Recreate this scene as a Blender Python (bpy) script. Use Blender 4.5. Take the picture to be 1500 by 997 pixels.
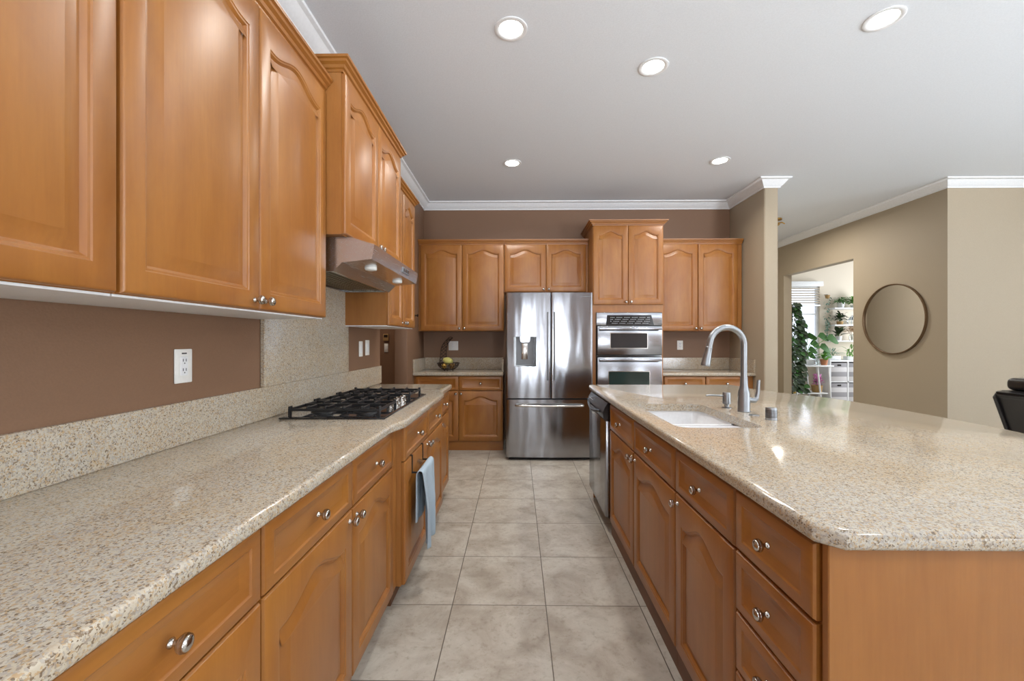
import bpy, bmesh, math, random
from mathutils import Vector, Matrix
random.seed(11)
PI = math.pi
S = bpy.context.scene
C = S.collection
for o in list(bpy.data.objects):
    bpy.data.objects.remove(o)

# ------------------------------------------------------------------ camera
CAM_H = 1.28
cam = bpy.data.objects.new('camera', bpy.data.cameras.new('camera'))
C.objects.link(cam)
cam.location = (0, 0, CAM_H)
cam.rotation_euler = (PI/2, 0, math.radians(0.704))
cam.data.sensor_width = 36
cam.data.lens = 610/1500*36
cam.data.clip_start = 0.03
S.camera = cam
# ------------------------------------------------------------------ colour management, world
S.view_settings.view_transform = 'Standard'
S.view_settings.look = 'None'
S.view_settings.gamma = 1
S.view_settings.use_curve_mapping = False
S.view_settings.exposure = 0.2
W = bpy.data.worlds.new('sky'); S.world = W; W.use_nodes = True
wn = W.node_tree
bg = wn.nodes['Background']
bg.inputs[0].default_value = (0.80, 0.88, 1.0, 1)
bg.inputs[1].default_value = 1.6
# ------------------------------------------------------------------ daylight at the windows, added fill lights
def area(name, loc, rot, sx, sy, power, col=(1, 1, 1), shape='RECTANGLE'):
    l = bpy.data.lights.new(name, 'AREA'); l.shape = shape; l.size = sx
    if shape == 'RECTANGLE': l.size_y = sy
    l.energy = power; l.color = col
    o = bpy.data.objects.new(name, l); C.objects.link(o)
    o.location = loc; o.rotation_euler = rot
    return o
DAY = (0.88, 0.94, 1.0)
RAD, UPW, LAMP_P, PLANT_P = 13, 48, 10, 85   # watts per square metre of window (sky, added ceiling fill), per lamp, plant room fill
REAR_WIN = ((-.2, .25), (1.25, 1.75), (4.3, 5.5))
ADDED_SIDE_WIN = ((-2.75, -1.05), (-.25, 1.45))  # unseen side windows, added to light the room from the right
def room_window(loc, rz, w, h):
    """daylight through one window: the sky straight in, and an added upward fill that brightens the ceiling"""
    area('daylight_fill', loc, (PI/2, 0, rz), w, h, RAD*w*h, DAY)
    g = area('ceiling_fill', loc, (PI/2+math.radians(42), 0, rz), w, h*.8, UPW*w*h, DAY)  # added fill aimed up from the window to brighten the ceiling
    g.data.spread = math.radians(95)
for a_, b_ in REAR_WIN: room_window(((a_+b_)/2, -3.50, 1.26), 0, b_-a_-.04, 2.36)
for a_, b_ in ADDED_SIDE_WIN: room_window((9.30, (a_+b_)/2, 1.45), PI/2, b_-a_-.04, 2.06)
area('living_room_fill', (3.6, .4, 3.04), (0, 0, 0), .13, .13, 8, (1, .96, .90), 'DISK')  # added fill light out of view, no fixture
area('kitchen_fill', (.9, -.9, 3.04), (0, 0, 0), .13, .13, 14, (1, .96, .90), 'DISK')  # bare fill added behind the camera, not a real fixture
area('hall_lamp', (3.8, 6.15, 2.93), (0, 0, 0), .16, .16, 26, (1, .95, .88), 'DISK')
area('daylight_fill', (8.7, 7.4, 1.5), (PI/2, 0, PI/2), 1.8, 1.8, PLANT_P*1.3, DAY)  # added plant room fill; the wall behind it has no window
area('passage_fill', (-2.0, 4.6, 3.04), (0, 0, 0), .2, .2, 16, (1, .86, .70), 'DISK')  # unseen light added to brighten the dark passage

# ------------------------------------------------------------------ node helpers
def lin(r, g=None, b=None):
    if g is None: r, g, b = r
    f = lambda c: (c/255/12.92) if c/255 <= .04045 else ((c/255+.055)/1.055)**2.4
    return (f(r), f(g), f(b), 1)

class NM:
    def __init__(s, name):
        s.m = bpy.data.materials.new(name); s.m.use_nodes = True
        s.t = s.m.node_tree; s.n = s.t.nodes; s.l = s.t.links
        s.p = s.n['Principled BSDF']
    def node(s, typ, **kw):
        nd = s.n.new(typ)
        for k, v in kw.items():
            if k.startswith('_'): setattr(nd, k[1:], v)
            else: nd.inputs[k.replace('~', ' ')].default_value = v
        return nd
    def link(s, a, b): s.l.new(a, b)
    def set(s, **kw):
        for k, v in kw.items(): s.p.inputs[k.replace('_', ' ')].default_value = v
        return s
    def coord(s, scale=(1, 1, 1), rand=0.0):
        tc = s.node('ShaderNodeTexCoord'); mp = s.node('ShaderNodeMapping')
        mp.inputs['Scale'].default_value = scale
        s.link(tc.outputs['Object'], mp.inputs['Vector'])
        if rand:
            oi = s.node('ShaderNodeObjectInfo'); mu = s.node('ShaderNodeMath', _operation='MULTIPLY')
            mu.inputs[1].default_value = rand
            s.link(oi.outputs['Random'], mu.inputs[0])
            cb = s.node('ShaderNodeCombineXYZ')
            for k in range(3): s.link(mu.outputs[0], cb.inputs[k])
            s.link(cb.outputs[0], mp.inputs['Location'])
        return mp.outputs['Vector']
    def noise(s, vec, scale, detail=4, rough=.5, dist=0):
        nd = s.node('ShaderNodeTexNoise'); nd.inputs['Scale'].default_value = scale
        nd.inputs['Detail'].default_value = detail; nd.inputs['Roughness'].default_value = rough
        nd.inputs['Distortion'].default_value = dist
        s.link(vec, nd.inputs['Vector']); return nd.outputs['Fac']
    def ramp(s, fac, stops, interp='LINEAR'):
        r = s.node('ShaderNodeValToRGB'); r.color_ramp.interpolation = interp
        e = r.color_ramp.elements
        while len(e) < len(stops): e.new(.5)
        for el, (p, c) in zip(e, stops):
            el.position = p; el.color = c if len(c) == 4 else (*c, 1)
        s.link(fac, r.inputs['Fac']); return r.outputs['Color']
    def mix(s, fac, a, b, mode='MIX'):
        m = s.node('ShaderNodeMix', _data_type='RGBA', _blend_type=mode)
        for v, i in ((fac, 0), (a, 6), (b, 7)):
            if hasattr(v, 'is_output') or isinstance(v, bpy.types.NodeSocket): s.link(v, m.inputs[i])
            else: m.inputs[i].default_value = v
        return m.outputs[2]
    def bump(s, h, strength, dist=.002):
        b = s.node('ShaderNodeBump'); b.inputs['Strength'].default_value = strength
        b.inputs['Distance'].default_value = dist
        s.link(h, b.inputs['Height']); s.link(b.outputs['Normal'], s.p.inputs['Normal'])

def plain(name, rgb, rough=.5, metal=0, coat=0, spec=.5, bumpn=None):
    m = NM(name); m.set(Base_Color=lin(rgb), Roughness=rough, Metallic=metal, Coat_Weight=coat, Specular_IOR_Level=spec)
    v = m.coord((1, 1, 1))
    sc, st = bumpn if bumpn else (60, .03)
    nf = m.noise(v, sc, 3)
    a = lin(rgb); d = tuple(c*.94 for c in a[:3])+(1,)
    m.link(m.ramp(nf, [(.3, d), (.7, a)]), m.p.inputs['Base Color'])
    m.bump(nf, st, .002)
    return m.m

def wood(name, dark, mid, light, axis='z', rough=.36, coat=.25):
    m = NM(name)
    sc = {'z': (1, 1, .07), 'x': (.07, 1, 1)}[axis]
    v = m.coord(sc, 9.0)
    v2 = m.coord({'z': (1, 1, .45), 'x': (.45, 1, 1)}[axis], 5.0)
    g = m.noise(v, 26, 6, .6, .3)
    fine = m.noise(v, 150, 3, .5)
    blot = m.noise(v2, 5, 5, .62, .5)
    base = m.ramp(blot, [(.25, lin(dark)), (.5, lin(mid)), (.78, lin(light))])
    gr = m.ramp(g, [(.3, (.80, .78, .74, 1)), (.62, (1, 1, 1, 1))])
    c1 = m.mix(.55, base, gr, 'MULTIPLY')
    fr = m.ramp(fine, [(.3, (.88, .86, .84, 1)), (.7, (1, 1, 1, 1))])
    c2 = m.mix(.5, c1, fr, 'MULTIPLY')
    m.link(c2, m.p.inputs['Base Color'])
    m.set(Roughness=rough, Coat_Weight=coat, Coat_Roughness=.42)
    m.bump(fine, .04, .001)
    return m.m

def granite(name, warm=0.0):
    m = NM(name)
    tc = m.coord((1, 1, 1))
    # warp coordinates a little so that grains are not perfect cells
    nz = m.node('ShaderNodeTexNoise'); nz.inputs['Scale'].default_value = 160; nz.inputs['Detail'].default_value = 2
    m.link(tc, nz.inputs['Vector'])
    vm = m.node('ShaderNodeVectorMath', _operation='SCALE'); vm.inputs['Scale'].default_value = .006
    m.link(nz.outputs['Color'], vm.inputs[0])
    va = m.node('ShaderNodeVectorMath', _operation='ADD')
    m.link(tc, va.inputs[0]); m.link(vm.outputs[0], va.inputs[1])
    def vor(scale):
        n = m.node('ShaderNodeTexVoronoi'); n.inputs['Scale'].default_value = scale
        m.link(va.outputs[0], n.inputs['Vector'])
        sp = m.node('ShaderNodeSeparateColor'); m.link(n.outputs['Color'], sp.inputs[0])
        return sp.outputs[0], sp.outputs[1]
    a, a2 = vor(205); b, b2 = vor(380)
    ca = m.ramp(a, [(0, lin(109, 92, 74)), (.07, lin(146, 137, 128)), (.20, lin(176, 151, 117)), (.36, lin(186, 177, 161)),
                    (.62, lin(191, 186, 174)), (.84, lin(167, 165, 161))], 'CONSTANT')
    cb = m.ramp(b, [(0, lin(91, 75, 59)), (.12, lin(182, 158, 124)), (.3, lin(188, 182, 168)), (.75, lin(158, 155, 151))], 'CONSTANT')
    pick = m.ramp(b2, [(0, (0, 0, 0, 1)), (.62, (1, 1, 1, 1))], 'CONSTANT')
    c = m.mix(pick, ca, cb)
    c = m.mix(.22, c, lin(184, 170, 150))
    big = m.noise(tc, 2.2, 4, .6, 1.0)
    tint = m.ramp(big, [(.42, (1, 1, 1, 1)), (.60, (1.0, .93, .83, 1)), (.72, (1, 1, 1, 1))])
    c = m.mix(.8, c, tint, 'MULTIPLY')
    m.link(c, m.p.inputs['Base Color'])
    m.set(Roughness=.10, IOR=1.5, Specular_IOR_Level=.5)
    return m.m

def steel(name, rgb=(160, 161, 165), rough=.15, axis='z', wav=.12):
    m = NM(name); m.set(Base_Color=lin(rgb), Metallic=1.0)
    sc = {'z': (1, 1, .015), 'x': (.015, 1, 1), 'y': (1, .015, 1)}[axis]
    v = m.coord(sc)
    f = m.noise(v, 420, 2)
    mr = m.node('ShaderNodeMapRange'); mr.inputs['To Min'].default_value = rough-.05; mr.inputs['To Max'].default_value = rough+.07
    m.link(f, mr.inputs['Value']); m.link(mr.outputs[0], m.p.inputs['Roughness'])
    v2 = m.coord({'z': (1, 1, .22), 'x': (.22, 1, 1), 'y': (1, .22, 1)}[axis])
    w = m.noise(v2, 7, 1)
    m.bump(w, wav, .05)
    return m.m

def tile():
    m = NM('travertine_tile')
    T = .4525
    tc = m.node('ShaderNodeTexCoord')
    mp = m.node('ShaderNodeMapping'); mp.inputs['Location'].default_value = (-.139+20*T, -2.014+20*T, 0)
    m.link(tc.outputs['Object'], mp.inputs['Vector'])
    sx = m.node('ShaderNodeSeparateXYZ'); m.link(mp.outputs[0], sx.inputs[0])
    def cell(out):
        d = m.node('ShaderNodeMath', _operation='DIVIDE'); d.inputs[1].default_value = T; m.link(out, d.inputs[0])
        fr = m.node('ShaderNodeMath', _operation='FRACT'); m.link(d.outputs[0], fr.inputs[0])
        fl = m.node('ShaderNodeMath', _operation='FLOOR'); m.link(d.outputs[0], fl.inputs[0])
        s_ = m.node('ShaderNodeMath', _operation='SUBTRACT'); s_.inputs[1].default_value = .5; m.link(fr.outputs[0], s_.inputs[0])
        ab = m.node('ShaderNodeMath', _operation='ABSOLUTE'); m.link(s_.outputs[0], ab.inputs[0])
        return ab.outputs[0], fl.outputs[0]
    ax, fx = cell(sx.outputs[0]); ay, fy = cell(sx.outputs[1])
    mx = m.node('ShaderNodeMath', _operation='MAXIMUM'); m.link(ax, mx.inputs[0]); m.link(ay, mx.inputs[1])
    gt = m.node('ShaderNodeMapRange'); gt.inputs['From Min'].default_value = .4945; gt.inputs['From Max'].default_value = .4965
    m.link(mx.outputs[0], gt.inputs['Value'])
    cb = m.node('ShaderNodeCombineXYZ'); m.link(fx, cb.inputs[0]); m.link(fy, cb.inputs[1])
    wn_ = m.node('ShaderNodeTexWhiteNoise'); m.link(cb.outputs[0], wn_.inputs['Vector'])
    vs = m.node('ShaderNodeVectorMath', _operation='SCALE'); vs.inputs['Scale'].default_value = 13
    m.link(wn_.outputs['Color'], vs.inputs[0])
    va = m.node('ShaderNodeVectorMath', _operation='ADD'); m.link(tc.outputs['Object'], va.inputs[0]); m.link(vs.outputs[0], va.inputs[1])
    n1 = m.noise(va.outputs[0], 5.5, 7, .62, .5)
    n2 = m.noise(va.outputs[0], 38, 6, .72)
    c = m.ramp(n1, [(.30, lin(149, 140, 127)), (.46, lin(169, 161, 149)), (.62, lin(185, 180, 169)), (.75, lin(172, 164, 150))])
    c2 = m.ramp(n2, [(.32, (.72, .69, .64, 1)), (.47, (1, 1, 1, 1)), (.72, (1.04, 1.04, 1.04, 1))])
    c = m.mix(.75, c, c2, 'MULTIPLY')
    c = m.mix(gt.outputs[0], c, lin(92, 84, 74))
    m.link(c, m.p.inputs['Base Color'])
    rr = m.ramp(n2, [(.3, (.38, .38, .38, 1)), (.7, (.26, .26, .26, 1))])
    m.link(rr, m.p.inputs['Roughness'])
    inv = m.node('ShaderNodeMath', _operation='SUBTRACT'); inv.inputs[0].default_value = 1; m.link(gt.outputs[0], inv.inputs[1])
    m.bump(inv.outputs[0], .5, .002)
    return m.m

def emis(name, rgb, strength):
    m = NM(name); m.set(Base_Color=lin(rgb), Emission_Color=lin(rgb), Emission_Strength=strength); return m.m
def glass(name, rgb=(255, 255, 255), rough=0.0):
    m = NM(name); m.set(Base_Color=lin(rgb), Roughness=rough, Transmission_Weight=1.0, IOR=1.45); return m.m

M = {}
M['wood'] = wood('honey_maple', (145, 87, 32), (157, 100, 40), (169, 114, 51))
M['woodh'] = wood('honey_maple_cross', (145, 87, 32), (157, 100, 40), (169, 114, 51), 'x')
M['panel'] = wood('plain_maple_panel', (154, 98, 44), (161, 106, 50), (170, 115, 58), rough=.42, coat=.1)
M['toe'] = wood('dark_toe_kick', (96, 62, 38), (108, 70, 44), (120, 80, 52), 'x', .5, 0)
M['granite'] = granite('beige_granite')
M['tile'] = tile()
M['brown'] = plain('brown_wall_paint', (130, 99, 76), .55, bumpn=(170, .35))
M['beige'] = plain('beige_wall_paint', (172, 158, 136), .6, bumpn=(170, .25))
M['cream'] = plain('pale_cream_wall_paint', (226, 214, 196), .6, bumpn=(170, .2))
M['ceil'] = plain('ceiling_paint', (229, 234, 240), .7, bumpn=(120, .3))
M['white'] = plain('white_semigloss_paint', (236, 238, 240), .35)
M['plastic'] = plain('white_plastic', (238, 238, 234), .35)
M['porcelain'] = plain('white_sink_enamel', (240, 241, 243), .15, coat=.5)
M['steel'] = steel('brushed_steel_vertical')
M['steelx'] = steel('brushed_steel_horizontal', axis='x', rough=.2, wav=.02)
M['steely'] = steel('brushed_steel_hood', (204, 205, 208), axis='y', rough=.24, wav=.02)
M['nickel'] = steel('satin_nickel', (196, 192, 186), .18, wav=0)
M['faucet'] = steel('faucet_nickel', (150, 153, 156), .36, wav=0)
M['black'] = plain('black_gloss_plastic', (20, 20, 22), .18, coat=.4)
M['iron'] = plain('black_cast_iron', (24, 24, 26), .42)
M['dark'] = plain('dark_gap', (26, 22, 20), .7)
M['glassblk'] = plain('dark_oven_glass', (52, 54, 58), .06, coat=1)
M['glassgrn'] = plain('dark_green_oven_glass', (40, 58, 56), .06, coat=1)
M['grey'] = plain('grey_plastic', (120, 122, 126), .35)
M['filter'] = steel('hood_filter_mesh', (150, 142, 122), .4, wav=0)
M['towel'] = plain('pale_blue_cloth', (170, 186, 198), .95, spec=.1, bumpn=(420, .5))
M['bronze'] = plain('bronze_frame', (116, 92, 66), .35, metal=.6)
M['wire'] = plain('dark_bronze_wire', (58, 44, 36), .45, metal=.5)
M['leather'] = plain('black_leather', (30, 29, 30), .33, coat=.2, bumpn=(90, .15))
M['leaf'] = plain('green_leaf', (62, 112, 46), .5)
M['leafb'] = plain('bright_green_leaf', (112, 168, 72), .5)
M['leafd'] = plain('dark_green_leaf', (54, 72, 42), .5)
M['leafp'] = plain('pale_blue_green_leaf', (128, 156, 140), .5)
M['stem'] = plain('brown_stem', (92, 68, 46), .7)
M['terra'] = plain('terracotta', (196, 132, 96), .7)
M['yellow'] = plain('mustard_glaze', (208, 160, 60), .35)
M['wicker'] = plain('tan_wicker', (176, 142, 92), .8)
M['pink'] = plain('pink_petals', (228, 150, 206), .6)
M['peach'] = plain('pale_peach_petals', (222, 196, 168), .6)
M['brass'] = plain('brass', (186, 150, 86), .3, metal=.9)
M['melon'] = plain('yellow_green_fruit_skin', (212, 206, 120), .5)
M['pear'] = plain('brown_fruit_skin', (142, 106, 52), .5)
M['jar'] = glass('clear_glass', (245, 250, 250))
M['mirror'] = (lambda m: (m.set(Base_Color=(.86, .86, .86, 1), Metallic=1.0, Roughness=.02), m.m)[1])(NM('mirror_glass'))
M['lens'] = emis('lamp_lens', (255, 250, 240), 14)
M['pane'] = glass('window_glass')
M['label'] = plain('dark_print', (50, 50, 54), .6)
M['mark'] = plain('pale_print', (190, 192, 196), .5)
def stripes():
    m = NM('grey_striped_fabric')
    v = m.coord((1, 1, 1)); s_ = m.node('ShaderNodeSeparateXYZ'); m.link(v, s_.inputs[0])
    d = m.node('ShaderNodeMath', _operation='MULTIPLY'); d.inputs[1].default_value = 5.2; m.link(s_.outputs[2], d.inputs[0])
    f = m.node('ShaderNodeMath', _operation='FRACT'); m.link(d.outputs[0], f.inputs[0])
    m.link(m.ramp(f.outputs[0], [(0, lin(206, 204, 206)), (.5, lin(152, 150, 154))], 'CONSTANT'), m.p.inputs['Base Color'])
    m.set(Roughness=.9); return m.m
M['stripe'] = stripes()

# ------------------------------------------------------------------ mesh helpers
def box(bm, x0, x1, y0, y1, z0, z1, bev=0, seg=2):
    vs = [bm.verts.new((x, y, z)) for x in (x0, x1) for y in (y0, y1) for z in (z0, z1)]
    fs = [(0, 1, 3, 2), (4, 6, 7, 5), (0, 4, 5, 1), (2, 3, 7, 6), (0, 2, 6, 4), (1, 5, 7, 3)]
    faces = [bm.faces.new([vs[i] for i in f]) for f in fs]
    if bev:
        ed = {e for f in faces for e in f.edges}
        bmesh.ops.bevel(bm, geom=list(ed), offset=bev, segments=seg, affect='EDGES', profile=.5)
    return vs

def obj(name, bm, mat, parent=None, loc=(0, 0, 0), rot=(0, 0, 0), smooth=35, recalc=True):
    if recalc: bmesh.ops.recalc_face_normals(bm, faces=bm.faces[:])
    me = bpy.data.meshes.new(name); bm.to_mesh(me); bm.free()
    if smooth:
        me.polygons.foreach_set('use_smooth', [True]*len(me.polygons))
        me.set_sharp_from_angle(angle=math.radians(smooth))
    me.materials.append(M[mat] if isinstance(mat, str) else mat)
    o = bpy.data.objects.new(name, me); C.objects.link(o)
    o.parent = parent; o.location = loc; o.rotation_euler = rot
    return o

def tag(o, label, cat, group=None, kind=None):
    o['label'] = label; o['category'] = cat
    if group: o['group'] = group
    if kind: o['kind'] = kind
    return o
def thing(name, label, cat, loc=(0, 0, 0), rz=0, group=None):
    o = bpy.data.objects.new(name, None); C.objects.link(o)
    o.empty_display_size = .1
    o.location = loc; o.rotation_euler = (0, 0, rz)
    return tag(o, label, cat, group)
def struct(name, bm, mat, parent=None, **k):
    o = obj(name, bm, mat, parent, **k)
    if parent is None: o['kind'] = 'structure'
    return o
def copy_tree(o, parent=None):
    c = o.copy(); C.objects.link(c); c.parent = parent
    for ch in list(o.children): copy_tree(ch, c)
    return c

def tube(bm, pts, rad, seg=10, cap=True):
    pts = [Vector(p) for p in pts]
    n = len(pts)
    if not hasattr(rad, '__len__'): rad = [rad]*n
    t0 = (pts[1]-pts[0]).normalized()
    up = Vector((0, 0, 1)) if abs(t0.z) < .9 else Vector((1, 0, 0))
    u = t0.cross(up).normalized()
    rings = []
    for i, p in enumerate(pts):
        if i == 0: t = t0
        elif i == n-1: t = (pts[-1]-pts[-2]).normalized()
        else: t = (pts[i+1]-pts[i-1]).normalized()
        u = (u - t*u.dot(t)).normalized(); w = t.cross(u)
        rings.append([bm.verts.new(p + (u*math.cos(2*PI*k/seg) + w*math.sin(2*PI*k/seg))*rad[i]) for k in range(seg)])
    for a, b in zip(rings, rings[1:]):
        for k in range(seg):
            bm.faces.new((a[k], a[(k+1) % seg], b[(k+1) % seg], b[k]))
    if cap:
        bm.faces.new(rings[0][::-1]); bm.faces.new(rings[-1])

def lathe(bm, prof, seg=24, mtx=None, cap=True):
    mtx = mtx or Matrix()
    rings = []
    for r, z in prof:
        rings.append([bm.verts.new(mtx @ Vector((max(r, 1e-4)*math.cos(2*PI*k/seg), max(r, 1e-4)*math.sin(2*PI*k/seg), z))) for k in range(seg)])
    for a, b in zip(rings, rings[1:]):
        for k in range(seg): bm.faces.new((a[k], a[(k+1) % seg], b[(k+1) % seg], b[k]))
    if cap: bm.faces.new(rings[0][::-1]); bm.faces.new(rings[-1])

def prism(bm, poly, z0, z1, axis='z'):
    def P(a, b, c):
        return {'z': (a, b, c), 'y': (a, c, b), 'x': (c, a, b)}[axis]
    lo = [bm.verts.new(P(a, b, z0)) for a, b in poly]; hi = [bm.verts.new(P(a, b, z1)) for a, b in poly]
    n = len(poly)
    bm.faces.new(lo[::-1]); bm.faces.new(hi)
    for i in range(n): bm.faces.new((lo[i], lo[(i+1) % n], hi[(i+1) % n], hi[i]))

def offset_loop(loop, d):
    n = len(loop); out = []
    for i in range(n):
        p0, p1, p2 = Vector(loop[i-1]), Vector(loop[i]), Vector(loop[(i+1) % n])
        a = (p1-p0).normalized(); b = (p2-p1).normalized()
        na = Vector((-a.y, a.x)); nb = Vector((-b.y, b.x))
        m = (na+nb)
        if m.length < 1e-6: m = na
        m.normalize()
        out.append(tuple(p1 + m*(d/max(.35, m.dot(na)))))
    return out

def sweep(bm, path, prof, closed=False):
    """extrude a profile (out, z) along an xy path; out is to the right of travel"""
    n = len(path); rings = []
    for i in range(n):
        p1 = Vector(path[i])
        p0 = Vector(path[i-1]) if (i > 0 or closed) else None
        p2 = Vector(path[(i+1) % n]) if (i < n-1 or closed) else None
        a = (p1-p0).normalized() if p0 is not None else (p2-p1).normalized()
        b = (p2-p1).normalized() if p2 is not None else a
        na = Vector((a.y, -a.x)); nb = Vector((b.y, -b.x))
        m = (na+nb).normalized(); k = 1/max(.3, m.dot(na))
        rings.append([bm.verts.new((p1.x+m.x*k*o, p1.y+m.y*k*o, z)) for o, z in prof])
    q = len(prof)
    prs = list(zip(rings, rings[1:])) + ([(rings[-1], rings[0])] if closed else [])
    for r0, r1 in prs:
        for k in range(q): bm.faces.new((r0[k], r0[(k+1) % q], r1[(k+1) % q], r1[k]))
    if not closed: bm.faces.new(rings[0][::-1]); bm.faces.new(rings[-1])

# ------------------------------------------------------------------ doors, drawers, knobs
def front_bm(w, h, stile=.056, rail_b=.058, rail_t=.058, rise=0.0, raised=True, th=.02):
    nt = 28 if rise else 2
    L = []
    x0, x1, z0, z1 = stile, w-stile, rail_b, h-rail_t
    hw = (x1-x0)/2; xc = w/2
    def top(x):
        s = abs((x-xc)/hw)
        e = min(s/.86, 1)
        return z1 - rise + rise*(.5+.5*math.cos(PI*e))
    L += [(x0, z0), (xc, z0), (x1, z0)]
    L += [(x1, z0+(top(x1)-z0)*.5)]
    tp = [(x1-(x1-x0)*k/nt) for k in range(nt+1)]
    L += [(x, top(x)) for x in tp]
    L += [(x0, z0+(top(x0)-z0)*.5)]
    # matching outer rectangle
    O = []
    for i, (x, z) in enumerate(L):
        xo = (x-x0)/(x1-x0)*w
        if i < 3: O.append((xo, 0))
        elif i == 3: O.append((w, h*.5))
        elif i < 4+nt+1: O.append((xo, h))
        else: O.append((0, h*.5))
    def rect_in(d): return [(d+(x/w)*(w-2*d), d+(z/h)*(h-2*d)) for x, z in O]
    loops = [(O, 0), (O, -.012), (rect_in(.003), -.0175), (rect_in(.008), -th)]
    loops += [(L, -th)]
    if raised:
        seq = [(.003, -.0175), (.008, -.0165), (.013, -.011), (.016, -.0078), (.020, -.0078), (.052, -.0188), (.054, -.0192)]
    else:
        seq = [(.003, -.0172), (.006, -.0160), (.009, -.0150), (.024, -.0080), (.026, -.0075)]
    for d, y in seq: loops.append((offset_loop(L, d), y))
    bm = bmesh.new()
    R = [[bm.verts.new((x, y, z)) for x, z in lp] for lp, y in loops]
    n = len(L)
    for a, b in zip(R, R[1:]):
        for k in range(n): bm.faces.new((a[k], a[(k+1) % n], b[(k+1) % n], b[k]))
    bm.faces.new(R[0][::-1]); bm.faces.new(R[-1])
    return bm

def knob_bm():
    bm = bmesh.new()
    prof = [(.0085, 0), (.009, .002), (.0055, .005), (.0045, .011), (.006, .0135), (.012, .0165), (.0152, .0205),
            (.0158, .0245), (.0138, .0285), (.0148, .0292), (.0105, .0325), (.0045, .0345), (.0005, .035)]
    lathe(bm, prof, 20, Matrix.Rotation(PI/2, 4, 'X'))
    return bm
_kb = knob_bm(); bmesh.ops.recalc_face_normals(_kb, faces=_kb.faces[:])
KNOB = bpy.data.meshes.new('knob'); _kb.to_mesh(KNOB); _kb.free()
KNOB.polygons.foreach_set('use_smooth', [True]*len(KNOB.polygons)); KNOB.materials.append(M['nickel'])
def knob(parent, x, z):
    o = bpy.data.objects.new('knob', KNOB); C.objects.link(o); o.parent = parent
    o.location = (x, -.0195, z)
    return o

CAB_CROWN = [(-.012, 0), (.004, 0), (.006, .010), (.014, .014), (.018, .026), (.030, .034), (.033, .043), (.042, .047), (.044, .057), (-.012, .057)]
def cabinet(name, label, loc, rz, w, depth, z0, z1, fronts, toe=None, crown=None, group=None, white_bottom=False, side='panel', low=False):
    """root at the left end of the carcass front, facing local -y; fronts: (kind, x0, x1, z0, z1, knob x side, knob z side)"""
    r = thing(name, label, 'cabinet', loc, rz, group)
    bm = bmesh.new()
    t = .018
    zs = z1 if not low else .60
    box(bm, 0, t, 0, depth, z0, zs); box(bm, w-t, w, 0, depth, z0, zs)
    box(bm, t, w-t, 0, t, z0, z1)
    box(bm, t, w-t, depth-t, depth, z0, z1); box(bm, t, w-t, t, depth-t, z0, z0+t)
    if crown is not None: box(bm, t, w-t, t, depth-t, z1-t, z1)
    obj('body', bm, side, r, smooth=0)
    for f in fronts:
        kind, x0, x1, a, b, kx, kz = f
        g = .0015
        if kind == 'door':
            bm = front_bm(x1-x0-2*g, b-a, rise=.048 if (x1-x0) > .3 else .036)
            d = obj('door', bm, 'wood', r, (x0+g, -.0005, a), smooth=28)
        elif kind == 'drawer':
            bm = front_bm(x1-x0-2*g, b-a, stile=.036, rail_b=.030, rail_t=.030, raised=False)
            d = obj('drawer', bm, 'woodh', r, (x0+g, -.0005, a), smooth=28)
        if kx:
            W_, H_ = x1-x0-2*g, b-a
            kxx = {'l': .028, 'r': W_-.028, 'c': W_/2}[kx]
            kzz = {'t': H_-.030, 'b': .030, 'c': H_/2}[kz]
            knob(d, kxx, kzz)
    if toe is not None:
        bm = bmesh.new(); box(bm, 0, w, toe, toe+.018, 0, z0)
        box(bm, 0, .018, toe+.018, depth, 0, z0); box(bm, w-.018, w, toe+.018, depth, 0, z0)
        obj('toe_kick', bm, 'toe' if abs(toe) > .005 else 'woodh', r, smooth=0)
    if crown:
        path = []
        if 'l' in crown: path.append((0, depth))
        path += [(0, -.006), (w, -.006)] if True else []
        if 'r' in crown: path.append((w, depth))
        bm = bmesh.new(); sweep(bm, path, [(o, z1+z-.004) for o, z in CAB_CROWN])
        obj('crown_molding', bm, 'woodh', r, smooth=25)
    if white_bottom:
        bm = bmesh.new(); box(bm, .001, w-.001, .002, depth, z0-.006, z0-.0005)
        obj('underside_panel', bm, 'white', r, smooth=0)
    return r

# ================================================================== THE SETTING
WX, BY, CZ = -1.21, 5.39, 3.06
PX = 2.735            # partition at the right of the back counter
RX, RY = 4.764, 4.668   # hall wall and the wall facing the camera at the right
bm = bmesh.new(); box(bm, -2.8, 9.6, -3.8, 9.3, -.1, 0); struct('floor', bm, 'tile', smooth=0)
bm = bmesh.new(); box(bm, -2.8, 9.6, -3.8, 9.3, CZ, CZ+.1); struct('ceiling', bm, 'ceil', smooth=0)
bm = bmesh.new()
box(bm, WX-.14, WX, -3.66, 3.66, 0, CZ)
box(bm, WX-.14, WX, 3.66, 4.57, 2.3, CZ)
struct('wall_left', bm, 'brown', smooth=0)
bm = bmesh.new(); box(bm, WX-.14, WX, 4.57, BY, 0, CZ, .006, 2); struct('wall_left_far', bm, 'brown')
bm = bmesh.new(); box(bm, WX-.14, PX+.01, BY, BY+.14, 0, CZ); struct('wall_back', bm, 'brown', smooth=0)
bm = bmesh.new(); box(bm, PX, PX+.155, 4.64, BY+.14, 0, CZ, .018, 3); struct('wall_partition', bm, 'beige')
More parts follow.
